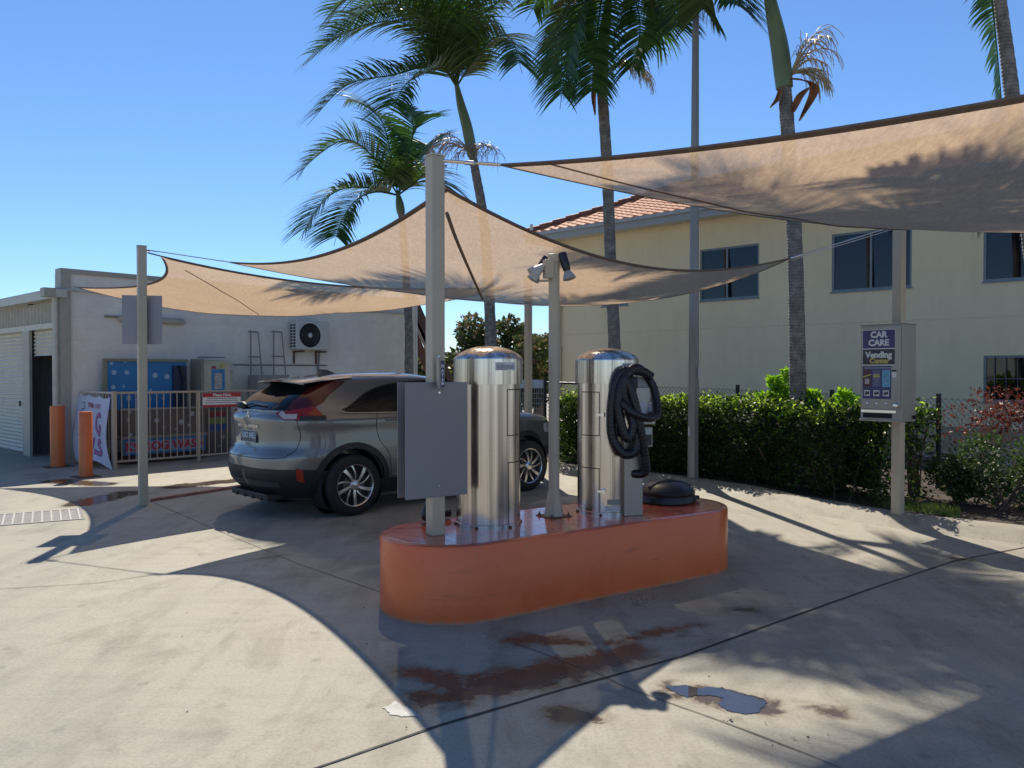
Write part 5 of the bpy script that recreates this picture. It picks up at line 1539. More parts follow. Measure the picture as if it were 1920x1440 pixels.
for a in (90, 210, 330):
    d_ = Vector((math.cos(R(a)), math.sin(R(a)), 0)); s2 = Vector((-d_.y, d_.x, 0))
    pts = [Vector((0, 0, 0)), d_ * .024 + s2 * .014, d_ * .048, d_ * .024 - s2 * .014]
    o_ = len(q.v); q.v += [tuple(fme @ (p + Vector((0, 0, zz)))) for zz in (0, .006) for p in pts]
    q.f += [(o_, o_ + 1, o_ + 2, o_ + 3), (o_ + 7, o_ + 6, o_ + 5, o_ + 4)] + [(o_ + i, o_ + (i + 1) % 4, o_ + 4 + (i + 1) % 4, o_ + 4 + i) for i in range(4)]; q.sm += [False] * 6
q.build('emblem', chrome_m, car)
text('MITSUBISHI', .045, car, chrome_m, frame(rp(.0, .915, .008) + Vector((-.01, 0, 0)), pxd, Vector((0, 0, 1))), 'badge_lettering', bold=.001, sx=2.2)
# lower bumper diffuser, tow cover, exhaust clutter
q = MB(); q.bx(-2.20, -1.9, -.45, .45, .20, .27); 
for y in (-.3, -.1, .1, .3): q.box((-2.19, y, .215), (.05, .05, .04))
q.build('rear_diffuser', clad_m, car, .01)
MB().grid([[rp(y, z, .014) for y in lin(-.55, .55, 16)] for z in (.37, .43)], True).build('diffuser_trim', M('trim_dark_grey', (.05, .05, .055), .4), car)
MB().lathe([(0, .004), (.02, .003), (.022, 0)], 14, rp(.58, .47, .012), Matrix.Rotation(R(-90), 3, 'Y')).build('parking_sensor', M('sensor_grey', (.3, .3, .3), .4), car)
# head lamp side and bonnet line
for s_ in (-1, 1):
    patch(lin(phi_of_x(1.75, .80), phi_of_x(2.12, .80), 10), lambda p: .74, lambda p: .84, .008, M('headlamp_clear', (.4, .42, .45), .08, coat=1), 'headlight', side=s_)
MB().grid([[sc(Vector((smooth_table(XFt, z) - .02, cW(z) * k * .80, z + .004))) for k in lin(-1, 1, 10)] for z in lin(1.03, 1.48, 10)], True).build('windscreen', cglass, car)
# wheels
wheel0 = None
def make_wheel():
    w_ = thing('wheel', None, None, (0, 0, 0), 0); w_.parent = car
    TR = WR
    MB().lathe([(TR * .69, -.105), (TR * .80, -.115), (TR * .93, -.105), (TR * .985, -.085), (TR, -.05), (TR, .05), (TR * .985, .085), (TR * .93, .105), (TR * .80, .115), (TR * .69, .105), (TR * .66, .0)], 48, (0, 0, 0), q90x, closed=True).build('tyre', tyre_m, w_)
    q = MB(); q.lathe([(TR * .70, .095), (TR * .685, .112), (TR * .655, .105), (TR * .63, .02)], 48, (0, 0, 0), q90x, caps=False)
    RO = TR * .68
    for k in range(5):
        for (da, tw, wd, r_in, dep) in ((0, .16, .0125, .05, .098), (36, .38, .0065, .07, .088)):
            a = R(90 + k * 72 + da); P = [[], []]
            for i in range(7):
                u = i / 6; rr = r_in + (RO - r_in) * u; aa = a + tw * (u - .3) * 1.0
                c_ = Vector((math.cos(aa), 0, math.sin(aa))) * rr; s2 = Vector((-math.sin(aa), 0, math.cos(aa)))
                ww = wd * (1 + .7 * u)
                P[0].append(c_ - s2 * ww + Vector((0, -dep - .006 * math.sin(math.pi * u), 0))); P[1].append(c_ + s2 * ww + Vector((0, -dep - .006 * math.sin(math.pi * u), 0)))
            q.grid(P, False, .012)
    q.lathe([(0, .108), (.04, .106), (.06, .095), (.062, .06)], 20, (0, 0, 0), q90x)
    q.build('rim', rim_m, w_)
    MB().lathe([(0, .06), (RO * .98, .06), (RO, .0)], 36, (0, 0, 0), q90x).build('brake_backing', dark_m, w_)
    MB().lathe([(.0, .066), (.135, .066), (.135, .062)], 30, (0, 0, 0), q90x).build('brake_disc', M('brake_steel', (.12, .11, .11), .4, .8), w_)
    return w_
wheel0 = make_wheel()
first = True
for x in WX:
    for s_ in (-1, 1):
        w_ = wheel0 if first else copy_tree(wheel0, car); first = False
        w_.location = (x, s_ * (.785 * CS), WZ); w_.rotation_euler = (0, R(rnd.uniform(0, 72)), 0 if s_ < 0 else math.pi)

# ================================================================== PLANTS
def basis(d, up=Vector((0, 0, 1))):
    d = d.normalized(); s_ = d.cross(up)
    if s_.length < 1e-4: s_ = d.orthogonal()
    s_.normalize(); return d, s_, s_.cross(d).normalized()
def frond(base, pts, L, nl=64, droop=.55, wind=Vector((-.25, 0, 0)), seed=0, one=0, wid=.0135, r0=.022):
    """feather palm frond: rachis through pts with hanging narrow leaflets (rachis mesh, leaflet mesh in one)"""
    r = random.Random(seed); q = MB()
    P = crom([p - base for p in pts], 12)
    d = [0]
    for a, b in zip(P, P[1:]): d.append(d[-1] + (b - a).length)
    tot = d[-1]
    def at(s_):
        s_ = min(max(s_, 0), tot)
        for i in range(len(d) - 1):
            if d[i + 1] >= s_:
                u = (s_ - d[i]) / max(1e-6, d[i + 1] - d[i]); return P[i].lerp(P[i + 1], u), (P[i + 1] - P[i]).normalized()
        return P[-1], (P[-1] - P[-2]).normalized()
    q.tube(P[::3] + [P[-1]], [r0 * (1 - .85 * i / (len(P[::3]))) for i in range(len(P[::3]) + 1)], 6)
    for i in range(nl):
        f = .10 + .90 * (i + r.random() * .5) / nl
        p, t_ = at(f * tot * .90)
        dd, s_, u_ = basis(t_)
        ll = L * (.50 + .50 * math.sin(math.pi * min(1, .14 + f * .82)) ** .7) * (.85 + .3 * r.random())
        for sg in (-1, 1):
            if one and sg != one: continue
            lift = .32 + .25 * r.random() - .2 * f
            v = (dd * (.38 + .34 * f * f) + s_ * sg * (1.0 - .15 * f) + u_ * lift + wind * (.3 + .4 * r.random())).normalized()
            pos = p.copy(); k = 4; A = []; B = []
            wv = wid * (.8 + .4 * r.random())
            nrm = v.cross(u_).normalized() if v.cross(u_).length > 1e-4 else s_
            for j in range(k + 1):
                g = j / k; w2 = wv * (1 - g ** 2.4) * (0.55 + .9 * min(1, g * 4 + .2)) if j < k else .0015
                nn_ = (nrm * .8 + u_.cross(v) * .2)
                A.append(pos - nrm * w2); B.append(pos + nrm * w2)
                v = (v + Vector((0, 0, -1)) * droop * (.30 + .5 * g) + wind * .10).normalized()
                pos = pos + v * (ll / k)
            q.grid([A, B], True)
    return q
def leafm(name, c1, c2): return leafmat(name, c1, c2, .32, (1.0, 1.25, .55), .38)
pgreen = leafm('palm_leaf', (.028, .066, .016), (.095, .175, .04))
pbrown = leafmat('dead_palm_leaf', (.10, .055, .03), (.22, .13, .07), .25)
shaft_green = M('crownshaft_green', (.15, .19, .09), .4, var=.2, scale=3, sc=(1, 1, .4))
infl_m = leafmat('palm_flower_stalk', (.50, .40, .25), (.68, .58, .42), .25)
infl2_m = leafmat('old_flower_stalk', (.34, .25, .20), (.50, .40, .34), .2)
sheath_m = M('dry_sheath_brown', (.30, .13, .06), .6, var=.4, scale=6)
def trunk_mat():
    m, t, b, o = nt('palm_trunk_grey')
    tc = N(t, 'ShaderNodeTexCoord').outputs['Object']
    wv = N(t, 'ShaderNodeTexWave', bands_direction='Z'); wv.inputs['Scale'].default_value = 7.5; wv.inputs['Distortion'].default_value = 2.6; wv.inputs['Detail'].default_value = 3
    t.links.new(tc, wv.inputs['Vector'])
    n1 = noise(t, tc, 9, 6, .7); n2 = noise(t, tc, 60, 4, .7, 0, (1, 1, .3))
    c = ramp(t, n1, [(.32, (.15, .135, .12)), (.5, (.24, .22, .195)), (.68, (.40, .37, .335))])
    c = mixcol(t, .45, c, ramp(t, wv.outputs['Fac'], [(.0, (.5, .48, .46)), (.4, (1, 1, 1))]), 'MULTIPLY')
    c = mixcol(t, .5, c, ramp(t, n2, [(.3, (.5, .5, .5)), (.6, (1, 1, 1))]), 'MULTIPLY')
    t.links.new(c, b.inputs['Base Color']); b.inputs['Roughness'].default_value = .85
    bp = N(t, 'ShaderNodeBump'); bp.inputs['Strength'].default_value = .5; bp.inputs['Distance'].default_value = .02
    t.links.new(wv.outputs['Fac'], bp.inputs['Height']); t.links.new(bp.outputs[0], b.inputs['Normal'])
    return m
trunk_m = trunk_mat()
def infl(base, root, d, L, seed, mat, parent, n_=46, name='flower_stalk', hang=.9):
    """branched drooping flower spray"""
    r = random.Random(seed); q = MB(); d, s_, u_ = basis(Vector(d)); root = Vector(root) - base
    arms = 5
    for a in range(arms):
        dv = (d + s_ * (a - 2) * .30 + u_ * r.uniform(-.1, .25)).normalized(); pos = root.copy(); path = [pos.copy()]
        for j in range(6):
            pos = pos + dv * L * .16; dv = (dv + Vector((0, 0, -.16 - .05 * j))).normalized(); path.append(pos.copy())
            if j > 0:
                for _ in range(int(n_ / arms / 2.2)):
                    w_ = (dv * .6 + s_ * r.uniform(-.9, .9) + u_ * r.uniform(-.3, .5)).normalized(); pp_ = pos.copy(); A = [pp_.copy()]
                    for k in range(5):
                        pp_ = pp_ + w_ * L * .085 * r.uniform(.8, 1.3); w_ = (w_ + Vector((r.uniform(-.15, .15), r.uniform(-.15, .15), -hang * .5))).normalized(); A.append(pp_.copy())
                    q.tube(A, [.006, .006, .005, .005, .004, .003], 3, False)
        q.tube(path, [.022, .018, .014, .011, .009, .007, .005], 5)
    return q.build(name, mat, parent)
def palm(label, Y, trunk_px, shaft_px, w_base, w_top, ring_seed, fr, dead=(), stalks=(), sheaths=(), wind=(-.30, 0, 0), Lf=.75, base_xy=None, base_z=0, nl=64, droop=.30):
    """trunk_px: (px,py) pairs from the ground up at depth Y; shaft_px: green crownshaft above"""
    T = [D(px, py, Y) if not isinstance(px, Vector) else px for px, py in trunk_px]
    if base_xy: T[0] = Vector((base_xy[0], base_xy[1], base_z))
    S_ = [D(px, py, Y) for px, py in shaft_px]
    b0 = T[0].copy()
    p = thing('palm_tree', label, 'palm tree', b0, 0, 'palms behind the car wash bay')
    P = crom([x - b0 for x in T], 10); k = len(P)
    rs = []
    for i in range(k):
        u = i / (k - 1); rs.append((w_base * (1 + .35 * math.exp(-u * 9)) * (1 - u) + w_top * u) * (1 + .035 * math.sin(i * 2.4 + ring_seed)) )
    MB().tube(P, rs, 16).build('trunk', trunk_m, p)
    Q = crom([x - b0 for x in S_], 8); kk = len(Q)
    rs2 = [w_top * (1.0 + .42 * math.sin(math.pi * min(1, .25 + .75 * i / (kk - 1))) ** 1.0) * (1 - .45 * (i / (kk - 1)) ** 2) for i in range(kk)]
    MB().tube(Q, rs2, 16).build('crownshaft', shaft_green, p)
    top = S_[-1]
    for i, f in enumerate(fr):
        pts, mat_ = f[0], (pgreen if len(f) < 3 or f[2] is None else f[2])
        dy = f[1]; n_ = len(pts)
        W = [top + Vector((0, 0, -.05))]
        for j, (px, py) in enumerate(pts):
            W.append(D(px, py, Y + dy * (j + 1) / n_))
        one = f[3] if len(f) > 3 else 0
        frond(b0, W, Lf * (f[4] if len(f) > 4 else 1), nl, droop if mat_ is pgreen else .9, Vector(wind), ring_seed * 50 + i, one).build('frond', mat_, p)
    for (px, py, d, L, sd, mt_) in stalks:
        infl(b0, D(px, py, Y), d, L, sd, mt_, p)
    for pts, wd in sheaths:
        W = crom([D(px, py, Y - .12) - b0 for px, py in pts], 5); A = []; B = []
        for i, x in enumerate(W):
            u = i / (len(W) - 1); w2 = wd * math.sin(math.pi * min(1, .15 + u * .85)) + .004
            A.append(x + Vector((-w2 * .7, .03, w2 * .4))); B.append(x + Vector((w2 * .7, -.03, -w2 * .4)))
        MB().grid([A, [(a + b) / 2 + Vector((0, .05, 0)) for a, b in zip(A, B)], B], True, .006).build('dry_sheath', sheath_m, p)
    return p
# palm nearest the wash wall end (small, left)
palm('smaller palm left of the island post, its trunk beside the wash wall end', 18.9, [(768, 828), (767, 690), (766, 600), (757, 450), (752, 398)], [(752, 400), (749, 380), (746, 362)], .115, .075, 1,
     [([(705, 300), (650, 262), (585, 300), (556, 338)], -1.0), ([(735, 300), (715, 225), (672, 190), (630, 186)], .8), ([(690, 352), (640, 355), (600, 385), (560, 450)], -1.6), ([(705, 360), (668, 375), (640, 415), (626, 462)], -1.9),
      ([(760, 310), (775, 245), (765, 205), (745, 196)], .5), ([(775, 345), (800, 325), (825, 335), (838, 372)], -.8),
      ([(765, 330), (790, 290), (800, 270), (790, 300)], 1.4)], wind=(-.20, 0, 0), Lf=1.08, nl=80)
# tall palm behind the island post
palm('tall palm rising behind the island post with wind swept fronds', 17.0, [(921, 815), (920, 640), (915, 520), (905, 400), (893, 330), (886, 290)], [(886, 292), (876, 240), (864, 195), (856, 158)], .125, .085, 2,
     [([(810, 85), (745, 40), (650, 60), (568, 122)], -1.2), ([(820, 120), (740, 140), (650, 160), (575, 236)], -1.8), ([(885, 118), (925, 72), (960, 75), (979, 138)], -1.2), ([(880, 60), (925, 10), (975, -20), (1050, 8)], -.6),
      ([(850, 50), (850, -60), (800, -120), (730, -130)], .5), ([(830, 70), (760, 20), (690, 20), (610, 70)], 1.3),
      ([(870, 50), (890, -40), (930, -70), (990, -50)], 1.1), ([(830, 130), (790, 140), (755, 165), (735, 215)], -2.0), ([(815, 60), (730, -10), (660, -10), (600, 50)], -.4), ([(850, 70), (830, 10), (780, -30), (720, 0)], -1.6), ([(830, 70), (770, 15), (700, 10), (630, 75)], -2.4), ([(860, 40), (845, -60), (790, -110), (700, -90)], -1.2)],
     stalks=[(884, 290, (-.9, -.2, .75), 1.0, 4, infl2_m), (890, 285, (.1, -.8, .2), .85, 5, infl2_m)], wind=(-.22, 0, 0), Lf=1.15, nl=74)
# palm right of the second vacuum
palm('palm behind the second vacuum with dark fronds drooping over its trunk', 13.6, [(1153, 850), (1152, 650), (1145, 500), (1139, 330), (1131, 200), (1127, 160)], [(1127, 162), (1128, 110), (1135, 50), (1142, 0)], .105, .088, 3,
     [([(1118, -25), (1085, 30), (1062, 110), (1050, 205)], -.8), ([(1115, -50), (1068, 0), (1045, 70), (1034, 160)], .4), ([(1160, -40), (1190, 0), (1200, 60), (1180, 150)], -.9), ([(1175, -60), (1235, -40), (1262, 10), (1270, 75)], -1.2),
      ([(1190, -80), (1270, -90), (1350, -60), (1415, 10)], -.5), ([(1130, -10), (1120, 60), (1112, 130), (1110, 195)], -1.0), ([(1150, -70), (1180, -170), (1250, -200), (1330, -150)], .9), ([(1130, -80), (1090, -180), (1020, -190), (960, -120)], .8),
      ([(1170, -40), (1225, -10), (1240, 40), (1222, 110)], .9), ([(1140, -100), (1100, -260), (1010, -330), (900, -300)], -1.4), ([(1150, -110), (1160, -280), (1210, -380), (1300, -400)], -1.8), ([(1160, -110), (1240, -250), (1340, -290), (1440, -250)], -1.0), ([(1145, -110), (1130, -300), (1090, -420), (1020, -460)], 1.2), ([(1150, -100), (1190, -320), (1270, -470), (1370, -520)], .6), ([(1120, -60), (1040, -120), (960, -90), (915, -10)], -1.6), ([(1130, -90), (1050, -200), (950, -220), (880, -170)], .4), ([(1135, -100), (1080, -330), (1000, -420), (910, -420)], -.6), ([(1150, -120), (1170, -360), (1140, -500), (1080, -560)], -.5), ([(1140, -80), (1060, -60), (1010, 0), (985, 40)], 1.8), ([(1155, -90), (1250, -140), (1330, -120), (1400, -50)], 1.9), ([(1145, -90), (1100, -150), (1040, -140), (1000, -80)], -2.4), ([(1130, -30), (1100, 0), (1085, 50), (1095, 130)], 1.2)],
     stalks=[(1142, 130, (.7, -.3, .25), .75, 6, infl_m)], sheaths=[(((1122, 140), (1113, 175), (1116, 215)), .05)], wind=(-.08, 0, -.1), Lf=.80, nl=74)
# palm in front of the hedge
palm('palm growing at the kerb in front of the hedge with pale flower spray', 10.7, [(1503, 928), (1497, 800), (1494, 600), (1489, 430), (1476, 230), (1471, 165)], [(1471, 165), (1462, 90), (1448, 20), (1432, -60)], .115, .085, 4,
     [([(1390, -90), (1340, -70), (1320, -10), (1318, 40)], .6), ([(1400, -130), (1300, -160), (1230, -110), (1180, -40)], -.5),
      ([(1470, -110), (1560, -160), (1650, -130), (1720, -60)], -1.4), ([(1420, -140), (1380, -230), (1300, -250), (1220, -200)], -1.8), ([(1390, -100), (1350, -60), (1370, 0), (1405, 18)], -.8), ([(1410, -110), (1310, -110), (1230, -40), (1200, 30)], 1.6)],
     stalks=[(1484, 140, (.45, -.25, .95), .72, 8, infl_m), (1484, 138, (.9, -.2, .25), .52, 9, infl_m)], sheaths=[(((1482, 146), (1516, 152), (1526, 172), (1500, 225)), .075), (((1486, 210), (1500, 180), (1522, 160)), .05), (((1464, 165), (1458, 185), (1446, 200)), .025)],
     wind=(-.18, 0, 0), Lf=.85, base_z=.08, nl=80)
# palm at the far right
palm('palm at the right edge leaning behind the big sail, one frond hanging down its trunk', 9.2, [(2010, 985), (1960, 640), (1925, 400), (1899, 190), (1888, 100), (1876, 10), (1868, -60)], [(1868, -58), (1860, -110), (1850, -170), (1846, -230)], .10, .062, 5,
     [([(1846, -130), (1856, -40), (1866, 60), (1882, 235)], -.35, None, 1, .62), ([(1800, -260), (1720, -330), (1620, -320), (1540, -240)], .5), ([(1850, -330), (1880, -420), (1960, -460), (2050, -400)], .8), ([(1830, -330), (1780, -430), (1680, -480), (1580, -420)], -.6),
      ([(1800, -270), (1730, -260), (1690, -200), (1670, -130)], -1.5), ([(1890, -280), (1960, -300), (2040, -260), (2080, -170)], -1.2), ([(1840, -310), (1800, -380), (1720, -400), (1640, -340)], -1.9)],
     stalks=[(1905, -60, (.35, -.3, .1), .62, 12, infl_m)], wind=(-.15, 0, 0), Lf=.75)
# hanging dead frond tip in front of the upper right window
hd = D(1838, 405, 11.6)
hp = thing('dead_palm_frond', 'dry grey brown palm frond tip hanging below the big sail before the upper right window', 'palm frond', hd, 0)
frond(hd, [hd + Vector((.12, 0, .55)), hd + Vector((.05, 0, .25)), hd, hd + Vector((-.06, 0, -.22))], .36, 34, 1.6, Vector((0, 0, 0)), 77, 0, .012).build('leaflets', leafmat('dry_grey_leaf', (.16, .14, .11), (.30, .26, .20), .2), hp)

def leaves(q, n_, sampler, size, seed, upb=.35, asp=2.0):
    r = random.Random(seed)
    for _ in range(n_):
        p, nrm = sampler(r)
        d = Vector((r.gauss(0, 1), r.gauss(0, 1), r.gauss(0, .7))) + nrm * .7
        d.normalize()
        side_ = d.cross(Vector((r.gauss(0, 1), r.gauss(0, 1), r.gauss(0, 1) + upb))).normalized()
        s_ = size * r.uniform(.6, 1.35); w_ = s_ / asp
        up = side_.cross(d) * (s_ * .12)
        q.add([p, p + d * s_ * .5 + side_ * w_ * .5 + up, p + d * s_, p + d * s_ * .5 - side_ * w_ * .5 + up], [(0, 1, 2, 3)], True)
hedge_leaf = leafmat('hedge_leaf', (.014, .036, .008), (.06, .11, .024), .5, (1.2, 1.3, .5), .35)
young_leaf = leafmat('young_shoot_leaf', (.18, .34, .025), (.36, .56, .06), .6, (1.1, 1.2, .5), .35)
rose_leaf = leafmat('rose_leaf', (.022, .05, .018), (.08, .13, .045), .4, (1.1, 1.25, .6), .55)
red_leaf = leafmat('dry_red_leaf', (.10, .02, .012), (.26, .065, .035), .4)
tree_leaf = leafmat('tree_leaf', (.030, .055, .016), (.11, .145, .035), .35)
tan_leaf = leafmat('tan_blossom', (.16, .11, .06), (.30, .22, .13), .3)
twig_m = M('twig_brown', (.14, .095, .07), .8, var=.3)
pale_twig = M('twig_pale', (.36, .30, .24), .7)
# hedge
hl = [(p.x, p.y) for p in offset_line(kerb_p, .80)]
hline = [Vector((x, y, 0)) for x, y in hl]
def px_of(p): return 960 + FPX * p.x / p.y
hline = [p for p in hline if p.y > 0 and 1050 < px_of(p) < 1722]
ho = hline[len(hline) // 2]
hedge = thing('hedge', 'long dark clipped hedge with sunlit top between the kerb and the chain link fence', 'hedge', ho, 0)
cum = [0]
for a, b in zip(hline, hline[1:]): cum.append(cum[-1] + (b - a).length)
HL = cum[-1]
def hat(s_):
    for i in range(len(cum) - 1):
        if cum[i + 1] >= s_:
            u = (s_ - cum[i]) / (cum[i + 1] - cum[i]); a, b = hline[i], hline[i + 1]; d_ = (b - a).normalized()
            return a.lerp(b, u), d_
    return hline[-1], (hline[-1] - hline[-2]).normalized()
def hsample(r):
    s_ = r.uniform(0, HL); p, d_ = hat(s_); nrm = Vector((-d_.y, d_.x, 0))
    HT = 1.07 + .12 * mnoise.noise(Vector((s_ * .9, 0, 0))) + .10 * mnoise.noise(Vector((s_ * 3.2, 4, 0)))
    HW = .50 + .12 * mnoise.noise(Vector((s_ * 1.3, 7, 0)))
    k = r.random()
    if k < .40:      # camera face
        z = HT * r.random() ** .8; off = -HW + abs(r.gauss(0, .05)); bump_ = .12 * mnoise.noise(Vector((s_ * 2.2, z * 2.2, 1))); q_ = p + nrm * (off + bump_); n_ = -nrm
    elif k < .75:    # top
        z = HT + r.gauss(-.03, .06) + (.08 * mnoise.noise(Vector((s_ * 4, 9, 2)))); q_ = p + nrm * r.uniform(-HW, HW); n_ = Vector((0, 0, 1))
    elif k < .9:
        z = HT * r.random(); q_ = p + nrm * (HW - abs(r.gauss(0, .06))); n_ = nrm
    else:
        z = HT * r.random(); q_ = p + nrm * r.uniform(-HW, HW); n_ = Vector((0, 0, 1))
    return q_ + Vector((0, 0, .08 + z)) - ho, n_
q = MB(); leaves(q, 27000, hsample, .058, 5, asp=1.9); q.build('foliage', hedge_leaf, hedge)
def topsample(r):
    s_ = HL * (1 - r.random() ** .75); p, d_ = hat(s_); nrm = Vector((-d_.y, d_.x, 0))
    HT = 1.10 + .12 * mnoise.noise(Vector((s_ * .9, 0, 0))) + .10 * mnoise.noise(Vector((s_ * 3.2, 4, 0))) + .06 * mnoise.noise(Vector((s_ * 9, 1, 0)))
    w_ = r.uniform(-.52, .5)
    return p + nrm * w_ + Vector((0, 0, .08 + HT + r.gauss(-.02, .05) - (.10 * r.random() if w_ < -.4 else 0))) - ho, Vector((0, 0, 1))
q = MB(); leaves(q, 5200, topsample, .052, 15, asp=2.0); q.build('sunlit_top_leaves', leafmat('hedge_sunlit_leaf', (.20, .32, .04), (.42, .56, .11), .62, (1.1, 1.15, .6), .4), hedge)  # extra leaves whose bright colour paints the sunlight along the hedge top
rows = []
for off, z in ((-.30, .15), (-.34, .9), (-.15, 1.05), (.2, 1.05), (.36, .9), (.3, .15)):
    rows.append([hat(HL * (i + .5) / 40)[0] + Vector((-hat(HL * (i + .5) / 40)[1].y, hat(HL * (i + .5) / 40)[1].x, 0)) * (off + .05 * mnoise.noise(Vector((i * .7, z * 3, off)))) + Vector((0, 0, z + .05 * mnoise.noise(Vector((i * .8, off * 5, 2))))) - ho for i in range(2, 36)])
MB().grid(rows, True).build('shade_core', M('hedge_inner_shade', (.02, .024, .012), .95, var=.6, scale=20), hedge)  # solid dark core, painted shade filling the inside of the hedge
q = MB(); rr = random.Random(3)
for i in range(26):
    p, d_ = hat(HL * (i + .5) / 26); nrm = Vector((-d_.y, d_.x, 0)); p = p + nrm * rr.uniform(-.4, -.1) - ho
    q.tube([p + Vector((0, 0, .05)), p + Vector((rr.uniform(-.08, .08), rr.uniform(-.05, .05), .3)), p + Vector((rr.uniform(-.15, .15), 0, .6))], [.016, .012, .008], 5)
q.build('stem', twig_m, hedge)
# young bright shoots standing out of the hedge top
for k, (px, py, ptop, wd, nl_, lab) in enumerate(((1432, 778, 738, .26, 900, 'low bright green shoots on the hedge top left of the kerb palm'), (1457, 775, 708, .28, 1300, 'tall bright green shoot out of the hedge just left of the kerb palm trunk'), (1478, 765, 694, .17, 800, 'tallest bright green shoot beside the kerb palm trunk'), (1527, 780, 732, .28, 1000, 'bright green shoots just right of the kerb palm trunk'), (1588, 782, 732, .30, 1100, 'bright green shoots in the hedge left of the vending box'))):
    p = D(px, py, 11.25 - (px - 1430) * .006)
    tp_ = D(px, ptop, p.y); hgt = tp_.z - p.z + .12
    sh_ = thing('shrub_shoot', lab, 'shrub', p, 0, 'bright shoots in the hedge')
    def smp(r, hgt=hgt, wd=wd):
        z = r.random(); cx = .06 * math.sin(z * 4); rr_ = wd * (1 - .75 * z) * math.sqrt(r.random()); a = r.uniform(0, 6.28)
        return Vector((rr_ * math.cos(a) + cx, rr_ * math.sin(a) * .8, z * (hgt + .22) - .34)), Vector((math.cos(a) * .6, math.sin(a) * .6, .9))
    q = MB(); leaves(q, nl_, smp, .065, 20 + k, asp=2.0); q.build('foliage', young_leaf, sh_)
    q = MB(); q.tube([(0, 0, -.4), (.02, 0, 0), (.05, 0, hgt - .15)], [.01, .008, .004], 5); q.build('stem', twig_m, sh_)
# bushes at the right
def bush(label, px, py, Y, R_, H, nl_, mat_, seed, size=.05, z0=.12, group=None, cat='bush', twigs=14, name='garden_bush', tm=twig_m):
    b = D(px, py, Y); b.z = .08
    t_ = thing(name, label, cat, b, 0, group)
    lumps = []; r = random.Random(seed)
    for _ in range(9): lumps.append((Vector((r.uniform(-.65, .65) * R_, r.uniform(-.5, .5) * R_, z0 + (H - z0) * r.uniform(.15, .8))), R_ * r.uniform(.3, .5)))
    def smp(r):
        c_, rad = r.choice(lumps); d_ = Vector((r.gauss(0, 1), r.gauss(0, 1), r.gauss(0, 1))).normalized()
        p = c_ + d_ * rad * (.75 + .3 * r.random()); p.z = max(.05, min(H * 1.05, p.z)); return p, d_
    q = MB(); leaves(q, nl_, smp, size, seed + 1, asp=1.8); q.build('foliage', mat_, t_)
    q = MB()
    for i in range(twigs):
        c_, rad = lumps[i % len(lumps)]
        q.tube([(r.uniform(-.08, .08), r.uniform(-.05, .05), 0), tuple(c_ * .5 + Vector((0, 0, .05))), tuple(c_ + Vector((r.uniform(-.3, .3), r.uniform(-.2, .2), r.uniform(.1, .8))) * rad)], [.012, .009, .004], 4)
    q.build('branches', tm, t_)
    return t_
bush('leafy green rose bush at the right edge below the red leaved shrub', 1880, 970, 8.9, .62, .86, 5200, rose_leaf, 40, .048)
bush('low green bush nearest the kerb to the right of the vending post', 1805, 965, 9.25, .40, .52, 2200, rose_leaf, 44, .048)
bush('dark twiggy bush standing just right of the vending post', 1712, 945, 9.9, .28, 1.25, 900, hedge_leaf, 48, .05, .5, twigs=20)
rb = bush('half dead shrub with dry red leaves in front of the chain link fence', 1825, 930, 9.9, .62, 1.28, 1100, red_leaf, 52, .046, .75, 'dry red leaved shrubs', twigs=22, tm=pale_twig)
bush('sparse dry red leaved shrub at the right picture edge', 1912, 930, 9.6, .3, 1.22, 300, red_leaf, 57, .06, .9, 'dry red leaved shrubs', twigs=10, tm=pale_twig)
bush('tall narrow shrub with drooping light green leaves left of the second vacuum', 1070, 868, 14.3, .34, 1.25, 1500, leafmat('strap_leaf', (.05, .10, .03), (.12, .19, .06), .45), 61, .12, .05)
# grass strip by the kerb
q = MB(); r = random.Random(9)
for px0, px1, n_ in ((1640, 1800, 1500), (1046, 1082, 500)):
    for _ in range(n_):
        px = r.uniform(px0, px1)
        lo, hi = (948, 968) if px0 > 1500 else (856, 866)
        py = lerp_table([(1640, 950), (1690, 957), (1800, 972)], px) - r.uniform(0, 16) if px0 > 1500 else r.uniform(852, 867)
        p = G(px, py, .09); a = r.uniform(0, 6.28); h = r.uniform(.03, .085)
        q.add([p + Vector((-.005 * math.cos(a), -.005 * math.sin(a), 0)), p + Vector((.005 * math.cos(a), .005 * math.sin(a), 0)), p + Vector((r.uniform(-.03, .03), r.uniform(-.03, .03), h))], [(0, 1, 2)])
tag(q.build('grass', leafmat('grass_blade', (.10, .17, .03), (.20, .29, .07), .4)), kind='stuff')
# leaf litter on the concrete
q = MB(); r = random.Random(31)
spots = [(1478, 934, 30, 14), (1770, 968, 25, 22), (1205, 1130, 14, 30), (820, 1100, 8, 12), (1370, 1355, 5, 8), (960, 1120, 0, 1), (450, 1200, 300, 12), (1500, 1150, 300, 16), (1420, 926, 60, 16), (1880, 985, 60, 24), (760, 950, 60, 10), (200, 1000, 150, 14), (1480, 1380, 40, 5)]
for cx_, cy_, sp_, n_ in spots:
    for _ in range(n_):
        p = G(cx_ + r.gauss(0, sp_ * .6 + 5), cy_ + r.gauss(0, sp_ * .25 + 3)) + Vector((0, 0, .006)); a = r.uniform(0, 6.28); l = r.uniform(.006, .02)
        d_ = Vector((math.cos(a), math.sin(a), 0)); s_ = Vector((-d_.y, d_.x, 0)) * l * .3
        q.add([p, p + d_ * l * .5 + s_ + Vector((0, 0, .006)), p + d_ * l, p + d_ * l * .5 - s_], [(0, 1, 2, 3)])
tag(q.build('leaf_litter', leafmat('dry_litter', (.05, .035, .025), (.22, .15, .10), .1)), kind='stuff')

